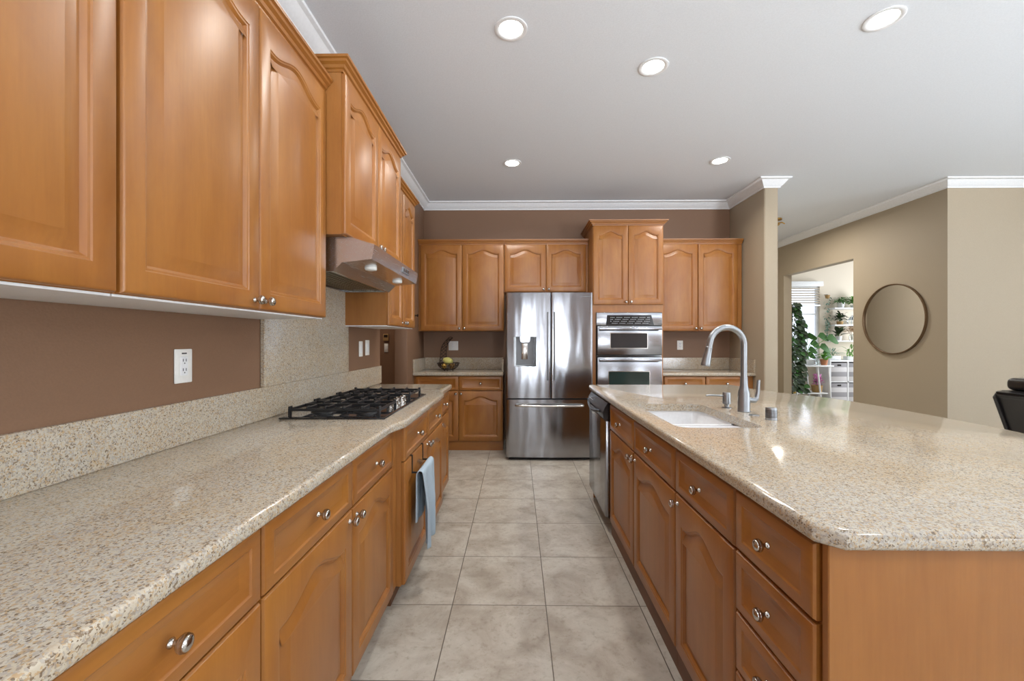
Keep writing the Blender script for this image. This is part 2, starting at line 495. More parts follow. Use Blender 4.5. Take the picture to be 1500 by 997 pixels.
# passage behind the left wall
bm = bmesh.new(); box(bm, -2.7, WX-.14, 5.39, 5.53, 0, CZ); struct('wall_passage_end', bm, 'brown', smooth=0)
bm = bmesh.new(); box(bm, -2.74, -2.6, 2.9, 5.53, 0, CZ); struct('wall_passage_side', bm, 'brown', smooth=0)
bm = bmesh.new(); box(bm, -2.6, WX-.14, 2.9, 3.04, 0, CZ); struct('wall_passage_near', bm, 'brown', smooth=0)
# hall wall at the right with the opening to the plant room
bm = bmesh.new()
box(bm, RX, RX+.14, RY, 5.96, 0, CZ); box(bm, RX, RX+.14, 5.96, 7.5, 2.44, CZ); box(bm, RX, RX+.14, 7.5, 8.1, 0, CZ)
struct('wall_right', bm, 'beige', smooth=0)
bm = bmesh.new(); box(bm, RX+.14, 9.5, RY, RY+.14, 0, CZ); struct('wall_front', bm, 'beige', smooth=0)
bm = bmesh.new(); box(bm, PX+.155, RX, 7.96, 8.1, 0, CZ); struct('wall_hall_end', bm, 'beige', smooth=0)
bm = bmesh.new(); box(bm, PX+.015, PX+.155, BY+.14, 7.96, 0, CZ); struct('wall_hall_side', bm, 'beige', smooth=0)
# rear wall and far side wall, with window openings, those in the side wall added for light
bm = bmesh.new()
xs = [-1.35]+[v for w_ in REAR_WIN for v in w_]+[9.5]
for i in range(len(xs)-1):
    if i % 2 == 0: box(bm, xs[i], xs[i+1], -3.66, -3.54, 0, CZ)
    else: box(bm, xs[i], xs[i+1], -3.66, -3.54, 0, .06); box(bm, xs[i], xs[i+1], -3.66, -3.54, 2.5, CZ)
struct('wall_rear', bm, 'brown', smooth=0)
bm = bmesh.new()
ys = [-3.66]+[v for w_ in ADDED_SIDE_WIN for v in w_]+[RY+.14]
for i in range(len(ys)-1):
    if i % 2 == 0: box(bm, 9.36, 9.5, ys[i], ys[i+1], 0, CZ)
    else: box(bm, 9.36, 9.5, ys[i], ys[i+1], 0, .4); box(bm, 9.36, 9.5, ys[i], ys[i+1], 2.5, CZ)
struct('wall_side', bm, 'beige', smooth=0)
# plant room shell
bm = bmesh.new()
box(bm, RX, 5.12, 9.0, 9.14, 0, CZ); box(bm, 6.48, 8.9, 9.0, 9.14, 0, CZ)
box(bm, 5.12, 6.48, 9.0, 9.14, 0, .82); box(bm, 5.12, 6.48, 9.0, 9.14, 2.45, CZ)
struct('wall_plant_room_back', bm, 'cream', smooth=0)
bm = bmesh.new(); box(bm, 8.76, 8.9, RY+.14, 9.0, 0, CZ); struct('wall_plant_room_side', bm, 'cream', smooth=0)
bm = bmesh.new(); box(bm, RX, RX+.14, 8.1, 9.0, 0, CZ); struct('wall_plant_room_left', bm, 'cream', smooth=0)
# window with frame, rails and panes
def window(name, x0, x1, z0, z1, y):
    r = bpy.data.objects.new(name, None); C.objects.link(r); r.location = (x0, y, z0); r['kind'] = 'structure'
    w, h = x1-x0, z1-z0
    bm = bmesh.new(); t = .05
    box(bm, 0, t, 0, .06, 0, h); box(bm, w-t, w, 0, .06, 0, h); box(bm, t, w-t, 0, .06, 0, t); box(bm, t, w-t, 0, .06, h-t, h)
    box(bm, t, w-t, .01, .05, h*.62, h*.62+.03); box(bm, w*.72, w*.72+.022, .012, .048, t, h*.62)
    obj('window_frame', bm, 'white', r, smooth=0)
    bm = bmesh.new(); box(bm, t, w-t, .028, .032, t, h-t); obj('pane', bm, 'pane', r, smooth=0)
    bm = bmesh.new(); box(bm, -.03, w+.03, -.06, .0, -.03, 0); obj('window_sill', bm, 'white', r, smooth=0)
window('window_1', 5.12, 6.48, .82, 2.45, 9.03)

# ceiling crown molding
CR = [(0, -.095), (.012, -.095), (.014, -.082), (.030, -.070), (.050, -.045), (.068, -.022), (.090, -.014), (.094, -.001), (0, -.001)]
CRP = [(o, CZ+z) for o, z in CR]
def crown(name, path):
    bm = bmesh.new(); sweep(bm, path, CRP); struct(name, bm, 'white', smooth=30)
crown('trim_1', [(WX, -3.5), (WX, BY), (PX, BY), (PX, 4.64), (PX+.155, 4.64), (PX+.155, 7.9)])
crown('trim_2', [(RX, 7.9), (RX, RY), (9.3, RY)])
bm = bmesh.new(); box(bm, RX-.012, RX, RY-.012, 5.95, 0, .10, .003, 1); box(bm, RX, 9.3, RY-.012, RY, 0, .10, .003, 1)
struct('baseboard_right', bm, 'white', smooth=0)

# ================================================================== LEFT RUN
FX = -.575   # door plane
LB = -.20    # start of run behind the camera
def base(label, x_face, y0, y1, fronts, group='base cabinets under the left counter', toe=.05, name='base_cabinet'):
    return cabinet(name, label, (x_face-.02, y0, 0), PI/2, y1-y0, (x_face-.02)-WX-.004, .095, .868, fronts, toe, group=group)
ZD0, ZD1, ZW0, ZW1 = .100, .690, .697, .860
w = .55
base('maple base cabinet at the near end of the left counter, mostly out of frame', FX, -.12, .43,
     [('drawer', .004, w-.004, ZW0, ZW1, 'c', 'c'), ('door', .004, w-.004, ZD0, ZD1, 'r', 't')])
base('maple base cabinet with one wide drawer nearest the camera on the left', FX, .43, .937,
     [('drawer', .004, .503, ZW0, ZW1, 'c', 'c'), ('door', .004, .503, ZD0, ZD1, 'l', 't')])
base('maple base cabinet with two drawers over two arched doors left of the towel', FX, .937, 1.935,
     [('drawer', .003, .512, ZW0, ZW1, 'c', 'c'), ('drawer', .515, .995, ZW0, ZW1, 'c', 'c'),
      ('door', .003, .512, ZD0, ZD1, 'r', 't'), ('door', .515, .995, ZD0, ZD1, 'l', 't')])
# filler pilaster
r = thing('cabinet_filler', 'plain maple filler post between the near base cabinets and the cooktop cabinet', 'filler panel', (FX-.02, 1.936, 0), PI/2)
bm = bmesh.new(); box(bm, 0, .062, -.012, .30, .095, .868, .002, 1); obj('panel', bm, 'panel', r, smooth=0)
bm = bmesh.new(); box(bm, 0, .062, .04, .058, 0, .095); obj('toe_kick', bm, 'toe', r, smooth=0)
ct = cabinet('base_cabinet', 'maple base cabinet stepping forward under the cooktop, blue towel on its door', (-.56, 2.0, 0), PI/2, 1.02, -.56-WX-.004, .095, .868,
     [('drawer', .003, .511, ZW0, ZW1, 'c', 'c'), ('drawer', .512, 1.017, ZW0, ZW1, 'c', 'c'),
      ('door', .003, .511, ZD0, ZD1, 'r', 't'), ('door', .512, 1.017, ZD0, ZD1, 'l', 't')], .05, group='base cabinets under the left counter')
base('narrow maple base cabinet at the far end of the left counter beyond the cooktop', FX, 3.022, 3.50,
     [('drawer', .003, .475, ZW0, ZW1, 'c', 'c'), ('door', .003, .475, ZD0, ZD1, 'l', 't')])

# worktop helper: outline loop with rounded (bullnose) edge
def worktop_bm(outline, ztop, th, hole=None, rnd=.012):
    bm = bmesh.new()
    prof = [(rnd, ztop), (rnd*.45, ztop-rnd*.15), (rnd*.12, ztop-rnd*.5), (0, ztop-rnd), (0, ztop-th+rnd*.8),
            (rnd*.2, ztop-th+rnd*.3), (rnd*.7, ztop-th)]
    R = []
    for d, z in prof:
        R.append([bm.verts.new((x, y, z)) for x, y in offset_loop(outline, d)])
    n = len(outline)
    for a, b in zip(R, R[1:]):
        for k in range(n): bm.faces.new((a[k], a[(k+1) % n], b[(k+1) % n], b[k]))
    for ring, z in ((R[0], ztop), (R[-1], ztop-th)):
        edges = [bm.edges.get((ring[k], ring[(k+1) % n])) for k in range(n)]
        if hole:
            h = [bm.verts.new((x, y, z)) for x, y in hole]
            edges += [bm.edges.new((h[k], h[(k+1) % len(h)])) for k in range(len(h))]
            if z == ztop: htop = h
            else: hbot = h
        bmesh.ops.triangle_fill(bm, use_beauty=True, use_dissolve=False, edges=edges)
    if hole:
        m = len(hole)
        for k in range(m): bm.faces.new((htop[k], htop[(k+1) % m], hbot[(k+1) % m], hbot[k]))
    return bm
def arc(cx, cy, r, a0, a1, n=6):
    return [(cx+r*math.cos(math.radians(a0+(a1-a0)*k/n)), cy+r*math.sin(math.radians(a0+(a1-a0)*k/n))) for k in range(n+1)]
def smooth_step(x0, y0, x1, y1, n=8):
    return [(x0+(x1-x0)*(3*(k/n)**2-2*(k/n)**3), y0+(y1-y0)*k/n) for k in range(n+1)]
ZT = .910
EX, EB = -.551, -.516
out = [(WX+.002, -.16), (EX, -.16)] + smooth_step(EX, 1.80, EB, 1.96) + smooth_step(EB, 2.93, EX, 3.03, 6) + \
      arc(EX-.03, 3.50, .03, 0, 90, 4) + [(WX+.002, 3.53)]
cl = obj('countertop', worktop_bm(out, ZT, .038), 'granite', smooth=40)
tag(cl, 'long beige granite countertop along the left wall, under the cooktop', 'countertop')
# backsplash
r = thing('backsplash', 'beige granite backsplash along the left wall, full height behind the cooktop', 'backsplash', (WX+.011, 0, ZT))
bm = bmesh.new(); box(bm, -.010, .010, -.15, 3.64, 0, .150, .002, 1); obj('low_strip', bm, 'granite', r, smooth=0)
bm = bmesh.new(); box(bm, -.010, .0105, 1.945, 2.925, .1505, .72, .002, 1); obj('tall_slab', bm, 'granite', r, smooth=0)

# outlets and switches
def outlet(label, loc, rz, kind='outlet', w=.072, h=.118):
    r = thing('electrical_outlet' if kind != 'switch' else 'light_switch', label, 'outlet' if kind != 'switch' else 'switch', loc, rz)
    bm = bmesh.new(); box(bm, -w/2, w/2, -.006, 0, -h/2, h/2, .003, 2); obj('cover_plate', bm, 'plastic', r)
    if kind == 'switch':
        bm = bmesh.new(); box(bm, -.017, .017, -.011, -.005, -.033, .033, .003, 2); obj('rocker', bm, 'white', r)
    else:
        bm = bmesh.new(); box(bm, -.017, .017, -.0085, -.005, -.034, .034, .002, 1); o = obj('receptacle', bm, 'white', r)
        bm = bmesh.new()
        for z in (.018, -.016):
            box(bm, -.008, -.0055, -.0092, -.0084, z-.002, z+.008); box(bm, .0055, .008, -.0092, -.0084, z-.002, z+.008)
            box(bm, -.002, .002, -.0092, -.0084, z-.010, z-.006)
        obj('slots', bm, 'label', o, smooth=0)
    return r
o = outlet('white wall outlet on the brown wall above the left counter', (WX+.0005, 1.49, 1.188), PI/2, w=.078, h=.122)
bm = bmesh.new(); box(bm, -.010, .012, -.0068, -.0055, .043, .048); obj('printed_mark', bm, 'label', o, smooth=0)
outlet('white light switch left of two on the brown wall past the cooktop', (WX+.0005, 3.20, 1.215), PI/2, 'switch', .07, .118)
outlet('white light switch right of two on the brown wall past the cooktop', (WX+.0005, 3.34, 1.222), PI/2, 'switch', .085, .122)
outlet('white outlet on the brown back wall right of the double oven', ((995-757.5)/610*5.385, BY-.0005, 1.22), 0, w=.074, h=.118)
o = outlet('white outlet with a chamfered plug cover behind the wire fruit basket', ((664-757.5)/610*5.385, BY-.0005, 1.212), 0, w=.125, h=.118)
bm = bmesh.new(); prism(bm, [(-.005, -.03), (.012, -.055), (.048, -.055), (.06, -.03), (.06, .03), (.048, .055), (.012, .055), (-.005, .03)], -.02, -.0062, 'y')
obj('plug_cover', bm, 'plastic', o)

# ------------------------------------------------------------------ left wall cabinets
UX = -.885
def upper(label, x_face, y0, y1, z0, z1, fronts, crown='', **k):
    return cabinet('wall_cabinet', label, (x_face-.02, y0, 0), PI/2, y1-y0, (x_face-.02)-WX-.003, z0, z1, fronts, None, crown, **k)
GU = 'upper cabinets on the left wall'
upper('maple wall cabinet with a raised panel door at the top left, nearest the camera', UX, -.05, .918, 1.385, 2.437,
      [('door', .45, .965, 1.387, 2.430, 'l', 'b'), ('door', .002, .447, 1.387, 2.430, 'r', 'b')], 'x', group=GU, white_bottom=True)
upper('tall maple wall cabinet with two arched doors left of the range hood', UX, .920, 1.927, 1.385, 2.437,
      [('door', .003, .503, 1.387, 2.430, 'r', 'b'), ('door', .504, 1.004, 1.387, 2.430, 'l', 'b')], 'x', group=GU, white_bottom=True)
upper('raised maple wall cabinet with two arched doors directly over the range hood', -.80, 1.930, 2.862, 1.776, 2.533,
      [('door', .003, .465, 1.780, 2.527, 'r', 'b'), ('door', .467, .929, 1.780, 2.527, 'l', 'b')], 'lr', group=GU)
upper('maple wall cabinet with two narrow arched doors beyond the range hood', UX, 2.866, 3.60, 1.385, 2.437,
      [('door', .003, .366, 1.387, 2.430, 'r', 'b'), ('door', .368, .731, 1.387, 2.430, 'l', 'b')], 'r', group=GU, white_bottom=True)

# ------------------------------------------------------------------ range hood
r = thing('range_hood', 'stainless under-cabinet range hood over the black cooktop', 'range hood', (0, 0, 0))
bm = bmesh.new()
Y0, Y1 = 1.975, 2.845
prof = [(-1.188, 1.774), (-.80, 1.774), (-.680, 1.738), (-.692, 1.668), (-.835, 1.652), (-.878, 1.610), (-.892, 1.610), (-.892, 1.66), (-1.188, 1.66)]
prism(bm, prof, Y0, Y1, 'y')
obj('shell', bm, 'steely', r, smooth=0)
bm = bmesh.new()
for a, b in ((Y0, Y0+.01), (Y1-.01, Y1)): box(bm, -1.188, -.8922, a, b, 1.610, 1.6598)
box(bm, -1.188, -1.17, Y0+.011, Y1-.011, 1.610, 1.6598)
obj('skirt', bm, 'steely', r, smooth=0)
for k in range(2):
    a = Y0+.012+k*.426; bm = bmesh.new(); box(bm, -1.168, -.894, a, a+.420, 1.622, 1.634)
    for q in range(9): box(bm, -1.16+q*.03, -1.153+q*.03, a+.01, a+.41, 1.618, 1.6218)
    obj('grease_filter', bm, 'filter', r, smooth=0)
for y in (2.17, 2.65):
    bm = bmesh.new(); lathe(bm, [(.030, 1.664), (.031, 1.653), (.028, 1.647), (.014, 1.644), (.0005, 1.6435)], 20, Matrix.Translation((-.765, y, 0)))
    obj('lamp_lens', bm, 'jarwhite' if 'jarwhite' in M else 'plastic', r)
bm = bmesh.new(); box(bm, -.6935, -.681, 2.47, 2.62, 1.688, 1.722, .004, 2); o = obj('control_panel', bm, 'grey', r)
bm = bmesh.new()
for q in range(3): box(bm, -.680, -.677, 2.49+q*.042, 2.515+q*.042, 1.696, 1.714, .002, 1)
obj('button', bm, 'black', o)

# ------------------------------------------------------------------ gas cooktop
r = thing('gas_cooktop', 'black five-burner gas cooktop with cast iron grates set in the left counter', 'cooktop', (-1.12, 1.94, ZT))
bm = bmesh.new(); box(bm, 0, .50, 0, .89, 0, .008, .003, 2); obj('tray', bm, 'steelx2' if 'steelx2' in M else 'black', r)
bm = bmesh.new(); box(bm, .012, .488, .012, .878, .0081, .0095, .0005, 1); obj('tray_panel', bm, M['glassblk'], r, smooth=0)
for (bx, by, br) in ((.14, .16, .04), (.36, .16, .045), (.20, .445, .055), (.14, .73, .045), (.36, .73, .04)):
    bm = bmesh.new(); lathe(bm, [(br+.02, .0095), (br+.018, .014), (br, .018), (br, .024), (br*.85, .028), (.0005, .029)], 24, Matrix.Translation((bx, by, 0)))
    obj('burner', bm, 'iron', r)
for gi, (g0, g1, gx) in enumerate(((.025, .305, .47), (.310, .580, .35), (.585, .865, .47))):
    bm = bmesh.new(); z0, z1 = .034, .046
    x0, x1 = .03, gx; b = .012
    box(bm, x0, x1, g0, g0+b, z0, z1, .002, 1); box(bm, x0, x1, g1-b, g1, z0, z1, .002, 1)
    box(bm, x0, x0+b, g0+b, g1-b, z0, z1, .002, 1); box(bm, x1-b, x1, g0+b, g1-b, z0, z1, .002, 1)
    gm = (g0+g1)/2
    box(bm, x0+b, x1-b, gm-.006, gm+.006, z0, z1+.004, .002, 1)
    nx = 5 if gx > .4 else 4
    for k in range(1, nx):
        xx = x0+(x1-x0)*k/nx
        box(bm, xx-.005, xx+.005, g0+b, g0+.105, z0, z1+.006, .002, 1); box(bm, xx-.005, xx+.005, g1-.105, g1-b, z0, z1+.006, .002, 1)
    for xx in (x0+.001, x1-b-.001):
        for yy in (g0+.001, g1-b-.001):
            box(bm, xx, xx+b, yy, yy+b, .0096, z0+.001)
    # corner fingers rising above the grate
    for k in range(nx+1):
        xx = x0+(x1-x0-.01)*k/nx
        box(bm, xx, xx+.009, g0+.002, g0+.03, z1-.002, z1+.010, .002, 1); box(bm, xx, xx+.009, g1-.03, g1-.002, z1-.002, z1+.010, .002, 1)
    obj('grate', bm, 'iron', r, smooth=0)
for k in range(5):
    y = .315+.065*k
    bm = bmesh.new()
    lathe(bm, [(.024, .0095), (.024, .013), (.019, .015), (.0185, .036), (.016, .039), (.0005, .039)], 20, Matrix.Translation((.430+.008*(k % 2), y, 0)))
    box(bm, .426+.008*(k % 2), .434+.008*(k % 2), y-.017, y+.017, .037, .045, .002, 1)
    obj('knob', bm, 'nickel', r)

# ------------------------------------------------------------------ towel bar and towel
r = thing('towel_bar', 'dark over-door towel bar hooked on the cooktop cabinet door, holding the blue towel', 'towel bar', (-.54, 2.25, 0))
for y in (-.12, .12):
    bm = bmesh.new()
    box(bm, .0005, .0035, y-.007, y+.007, .60, .6925); box(bm, -.0165, .0035, y-.007, y+.007, .6912, .6935)
    box(bm, .0035, .052, y-.004, y+.004, .600, .607)
    obj('hook_strap', bm, 'dark', r, smooth=0)
bm = bmesh.new(); tube(bm, [(.052, -.135, .604), (.052, .135, .604)], .006, 12); obj('bar', bm, 'dark', r)
bm = bmesh.new()
NY, NS = 36, 46
back_l, front_l, rb = .25, .40, .015
def towel_pt(t, s):
    """t across the bar 0..1, s along the cloth 0..1"""
    Ltot = back_l + PI*rb + front_l
    d = s*Ltot
    y = -.145 + .27*t
    if d < back_l:
        f = (back_l-d); x, z = -rb, -f; fall = f/back_l
        wave = .010*math.sin(t*11+.6)*fall + .004*math.sin(t*27)*fall
        x = -rb - .004 + wave*.5 - .006*fall; y = y*(1-.10*math.sin(fall*1.4)) - .012*fall
        z -= .015*math.sin(t*3)*fall
    elif d < back_l+PI*rb:
        a = (d-back_l)/rb; x, z = -rb*math.cos(a), rb*math.sin(a)
    else:
        f = d-back_l-PI*rb; fall = f/front_l
        x = rb + .008*math.sin(min(1, fall*2)*1.5) + .016*math.sin(t*12+.4)*min(1, fall*2.2) + .006*math.sin(t*31+fall*3)*fall
        z = -f + .05*(t-.2)*fall*math.sin(t*2.2)
        y = y*(1-.10*math.sin(min(1, fall*1.8)*1.3)) + .02*fall
    return Vector((.052+x, y, .607+z+.004))
g = [[bm.verts.new(towel_pt(i/NY, j/NS)) for j in range(NS+1)] for i in range(NY+1)]
for i in range(NY):
    for j in range(NS): bm.faces.new((g[i][j], g[i+1][j], g[i+1][j+1], g[i][j+1]))
tw = obj('towel', bm, 'towel', None, (-.54, 2.23, 0), smooth=80)
md = tw.modifiers.new('thickness', 'SOLIDIFY'); md.thickness = .005; md.offset = 0
md = tw.modifiers.new('soften', 'SUBSURF'); md.levels = 1; md.render_levels = 1
tag(tw, 'pale blue kitchen towel draped over the bar on the cooktop cabinet', 'towel')

# ================================================================== BACK WALL
FB = 4.83
bl = cabinet('base_cabinet', 'maple base cabinet with two drawers under the fruit basket, left of the refrigerator', (-1.205, FB+.02, 0), 0, 1.04, BY-FB-.025, .105, .872,
     [('drawer', .02, .523, .700, .864, None, None), ('drawer', .526, 1.037, .700, .864, 'c', 'c'),
      ('door', .02, .523, .110, .692, 'r', 't'), ('door', .526, 1.037, .110, .692, 'l', 't')], .004, group='base cabinets on the back wall')
bm = bmesh.new(); out = [(-1.207, 4.80), (-.160, 4.80), (-.160, BY-.002), (-1.207, BY-.002)]
tag(obj('countertop', worktop_bm(out, ZT, .038), 'granite', smooth=40), 'small beige granite countertop on the back wall left of the refrigerator', 'countertop')
r = thing('backsplash', 'low beige granite backsplash behind the wire fruit basket', 'backsplash', (-1.207, BY-.002, ZT))
bm = bmesh.new(); box(bm, 0, 1.047, -.02, 0, 0, .150, .002, 1); obj('back_strip', bm, 'granite', r, smooth=0)
bm = bmesh.new(); box(bm, 0, .02, -.585, -.0205, 0, .150, .002, 1); obj('side_strip', bm, 'granite', r, smooth=0)
bm = bmesh.new(); box(bm, 1.027, 1.047, -.45, -.0205, 0, .150, .002, 1); obj('side_strip', bm, 'granite', r, smooth=0)
UB = 5.06
cabinet('wall_cabinet', 'maple wall cabinet with two tall arched doors above the fruit basket', (-1.205, UB+.02, 0), 0, 1.045, BY-UB-.022, 1.395, 2.452,
     [('door', .022, .533, 1.397, 2.446, 'r', 'b'), ('door', .535, 1.043, 1.397, 2.446, 'l', 'b')], None, 'x', group='upper cabinets on the back wall')
cabinet('wall_cabinet', 'short maple wall cabinet with two small arched doors above the refrigerator', (-.158, UB+.02, 0), 0, 1.022, BY-UB-.022, 1.868, 2.452,
     [('door', .003, .508, 1.871, 2.446, 'r', 'b'), ('door', .511, .995, 1.871, 2.446, 'l', 'b')], None, 'x', group='upper cabinets on the back wall')
# tall oven cabinet
OY = 4.775
oc = thing('oven_cabinet', 'tall maple cabinet housing the double oven, two arched doors on top', 'cabinet', (.868, OY+.02, 0))
bm = bmesh.new(); w_, dp, H_ = .805, BY-OY-.022, 2.602; t = .018
box(bm, 0, t, 0, dp, 0, H_); box(bm, w_-t, w_, 0, dp, 0, H_); box(bm, t, w_-t, dp-t, dp, 0, H_); box(bm, t, w_-t, 0, dp-t, H_-t, H_)
box(bm, t, w_-t, 0, t, 1.605, H_-t); box(bm, t, .036, 0, t, .36, 1.605); box(bm, w_-.022, w_-t, 0, t, .36, 1.605); box(bm, t, w_-t, 0, t, .10, .36)
box(bm, t, w_-t, t, dp-t, 1.60, 1.618)
obj('body', bm, 'wood', oc, smooth=0)
for x0, x1, k in ((.003, .401, 'r'), (.404, .802, 'l')):
    d = obj('door', front_bm(x1-x0, .905, rise=.045), 'wood', oc, (x0, -.0005, 1.690), smooth=28)
    knob(d, .028 if k == 'l' else x1-x0-.028, .03)
d = obj('drawer', front_bm(.79, .24, stile=.04, rail_b=.035, rail_t=.035, raised=False), 'woodh', oc, (.007, -.0005, .11), smooth=28); knob(d, .395, .12)
bm = bmesh.new(); sweep(bm, [(0, dp), (0, -.006), (w_, -.006), (w_, dp)], [(o*1.1, H_+z-.004) for o, z in CAB_CROWN]); obj('crown_molding', bm, 'woodh', oc, smooth=25)
# double wall oven
ov = thing('double_oven', 'stainless double wall oven in the tall maple cabinet right of the refrigerator', 'oven', (.906, OY+.018, 0))
OW = .748
bm = bmesh.new(); box(bm, 0, OW-.0, -.004, .52, .372, 1.598, .002, 1); obj('body', bm, 'dark', ov, smooth=0)
bm = bmesh.new(); box(bm, 0, OW, -.022, -.0045, 1.452, 1.598, .003, 2); cp = obj('control_panel', bm, 'steelx', ov)
bm = bmesh.new(); prism(bm, [(.108, 1.456), (.655, 1.456), (.625, 1.570), (.122, 1.570)], -.0245, -.0222, 'y'); dsp = obj('display', bm, 'black', cp)
bm = bmesh.new()
for rr in range(4):
    for cc in range(26):
        x = .16+cc*.0175; z = 1.474+rr*.022
        if (cc*7+rr*3) % 5 == 0 : continue
        box(bm, x, x+.009, -.0252, -.0246, z, z+.006)
obj('printed_marks', bm, 'mark', dsp, smooth=0)
def oven_door(z0, z1, wx0, wx1, wz0, wz1, gm):
    bm = bmesh.new(); box(bm, .010, OW-.004, -.035, -.0045, z0, z1, .004, 2); d = obj('door', bm, 'steelx', ov)
    bm = bmesh.new(); box(bm, wx0-.008, wx1+.008, -.0375, -.0352, wz0-.008, wz1+.008, .002, 1); obj('window_frame', bm, 'nickel', d)
    bm = bmesh.new(); box(bm, wx0, wx1, -.0385, -.0376, wz0, wz1); obj('window', bm, gm, d, smooth=0)
    bm = bmesh.new(); zz = z1-.028
    box(bm, .022, OW-.016, -.082, -.062, zz-.014, zz+.014, .006, 3)
    for x in (.05, OW-.06): box(bm, x, x+.022, -.0625, -.0352, zz-.010, zz+.010, .003, 1)
    obj('handle', bm, 'steelx', d)
oven_door(1.118, 1.443, .160, .575, 1.195, 1.362, 'glassblk')
oven_door(.43, 1.088, .140, .600, .56, .925, 'glassgrn')
bm = bmesh.new(); box(bm, .004, OW-.004, -.02, -.0045, 1.092, 1.114); obj('vent_strip', bm, 'black', ov, smooth=0)

# ------------------------------------------------------------------ refrigerator
fr = thing('refrigerator', 'stainless french door refrigerator with water dispenser and bottom freezer', 'refrigerator', (-.118, 4.45, 0))
FWD, FH = .925, 1.790
bm = bmesh.new(); box(bm, .008, FWD-.008, .085, .80, .03, FH-.012, .006, 2); obj('body', bm, 'grey', fr)
def bulge(x): return -.014*(1-((x-FWD/2)/(FWD/2))**2)
def curved_door(x0, x1, z0, z1, name, mat='steel'):
    bm = bmesh.new(); n = 22
    pts = []
    for k in range(n+1):
        x = x0+(x1-x0)*k/n
        e = min(x-x0, x1-x); rr = .012
        yb = bulge(x) + (rr-math.sqrt(max(0, rr*rr-(rr-e)**2)) if e < rr else 0)
        pts.append((x, yb))
    # extra rounding samples at the edges
    for e in (.002, .005, .009):
        for x in (x0+e, x1-e): pts.append((x, bulge(x)+.012-math.sqrt(.012**2-(.012-e)**2)))
    pts.sort()
    poly = [(x1, .078), (x0, .078)] + pts
    prism(bm, poly, z0, z1, 'z')
    return obj(name, bm, mat, fr, smooth=30)
# left door is built around the dispenser recess
DX0, DX1, DZ0, DZ1 = .082, .322, 1.003, 1.322
SP = .478
def slab(bm, x0, x1, z0, z1, ed0, ed1):
    n = max(2, int((x1-x0)/.02)); xs = [x0+(x1-x0)*k/n for k in range(n+1)]
    if ed0: xs += [x0+e for e in (.002, .005, .009)]
    if ed1: xs += [x1-e for e in (.002, .005, .009)]
    xs = sorted(set(xs)); pts = []
    for x in xs:
        e = .012
        if ed0: e = min(e, x-x0)
        if ed1: e = min(e, x1-x)
        pts.append((x, bulge(x)+.012-math.sqrt(max(0, .012**2-(.012-e)**2))))
    prism(bm, [(x1, .078), (x0, .078)]+pts, z0, z1, 'z')
bm = bmesh.new()
slab(bm, 0, SP-.002, DZ1, FH, True, True); slab(bm, 0, SP-.002, .665, DZ0, True, True)
slab(bm, 0, DX0, DZ0, DZ1, True, False); slab(bm, DX1, SP-.002, DZ0, DZ1, False, True)
box(bm, DX0, DX1, .055, .077, DZ0, DZ1)
bmesh.ops.remove_doubles(bm, verts=bm.verts[:], dist=.0001)
ld = obj('left_door', bm, 'steel', fr, smooth=30)
bm = bmesh.new()
t = .006
box(bm, DX0+.0005, DX0+.024, -.010, .054, DZ0+.0005, DZ1-.0005); box(bm, DX1-.024, DX1-.0005, -.010, .054, DZ0+.0005, DZ1-.0005)
box(bm, DX0+.024, DX1-.024, -.008, .054, DZ0+.0005, DZ0+.012)
dp_ = obj('dispenser_frame', bm, 'black', ld, smooth=0)
bm = bmesh.new(); box(bm, DX0+.0245, DX1-.0245, .045, .054, DZ0+.013, DZ1-.0005); obj('dispenser_recess', bm, 'grey', ld, smooth=0)
bm = bmesh.new(); prism(bm, [(DX0+.065, DZ1-.001), (DX0+.070, DZ1-.05), (DX0+.085, DZ1-.062), (DX1-.082, DZ1-.062), (DX1-.068, DZ1-.05), (DX1-.063, DZ1-.001)], -.006, .044, 'y')
obj('dispenser_head', bm, 'steelx', ld)
bm = bmesh.new(); box(bm, DX0+.085, DX0+.150, .030, .044, DZ0+.075, DZ1-.063, .004, 2); obj('dispenser_paddle', bm, 'nickel', ld)
curved_door(SP+.002, FWD, .665, FH, 'right_door')
curved_door(0, FWD, .035, .650, 'freezer_drawer')
for x in (SP-.044, SP+.028):
    bm = bmesh.new(); box(bm, x, x+.018, -.024, -.0125, .855, 1.585, .004, 2); obj('handle', bm, 'grey', fr)
bm = bmesh.new()
tube(bm, [(.105, -.008, .590), (.112, -.046, .590)] + [(.125+(FWD-.25)*k/20, -.052-.016*math.sin(PI*k/20), .590) for k in range(21)] + [(FWD-.112, -.046, .590), (FWD-.105, -.008, .590)], .0125, 12)
obj('freezer_handle', bm, 'nickel', fr, smooth=60)
bm = bmesh.new(); box(bm, .03, FWD-.03, .03, .084, 0.004, .03); obj('base_grille', bm, 'dark', fr, smooth=0)
for x in (.05, FWD-.09):
    bm = bmesh.new(); box(bm, x, x+.04, .04, .07, 0, .004); obj('foot', bm, 'dark', fr, smooth=0)
bm = bmesh.new(); x = .805
for k in range(7): box(bm, x+k*.0125, x+k*.0125+.009, bulge(x)-.0015, bulge(x)+.004, 1.744, 1.751)
obj('logo', bm, 'grey', fr, smooth=0)

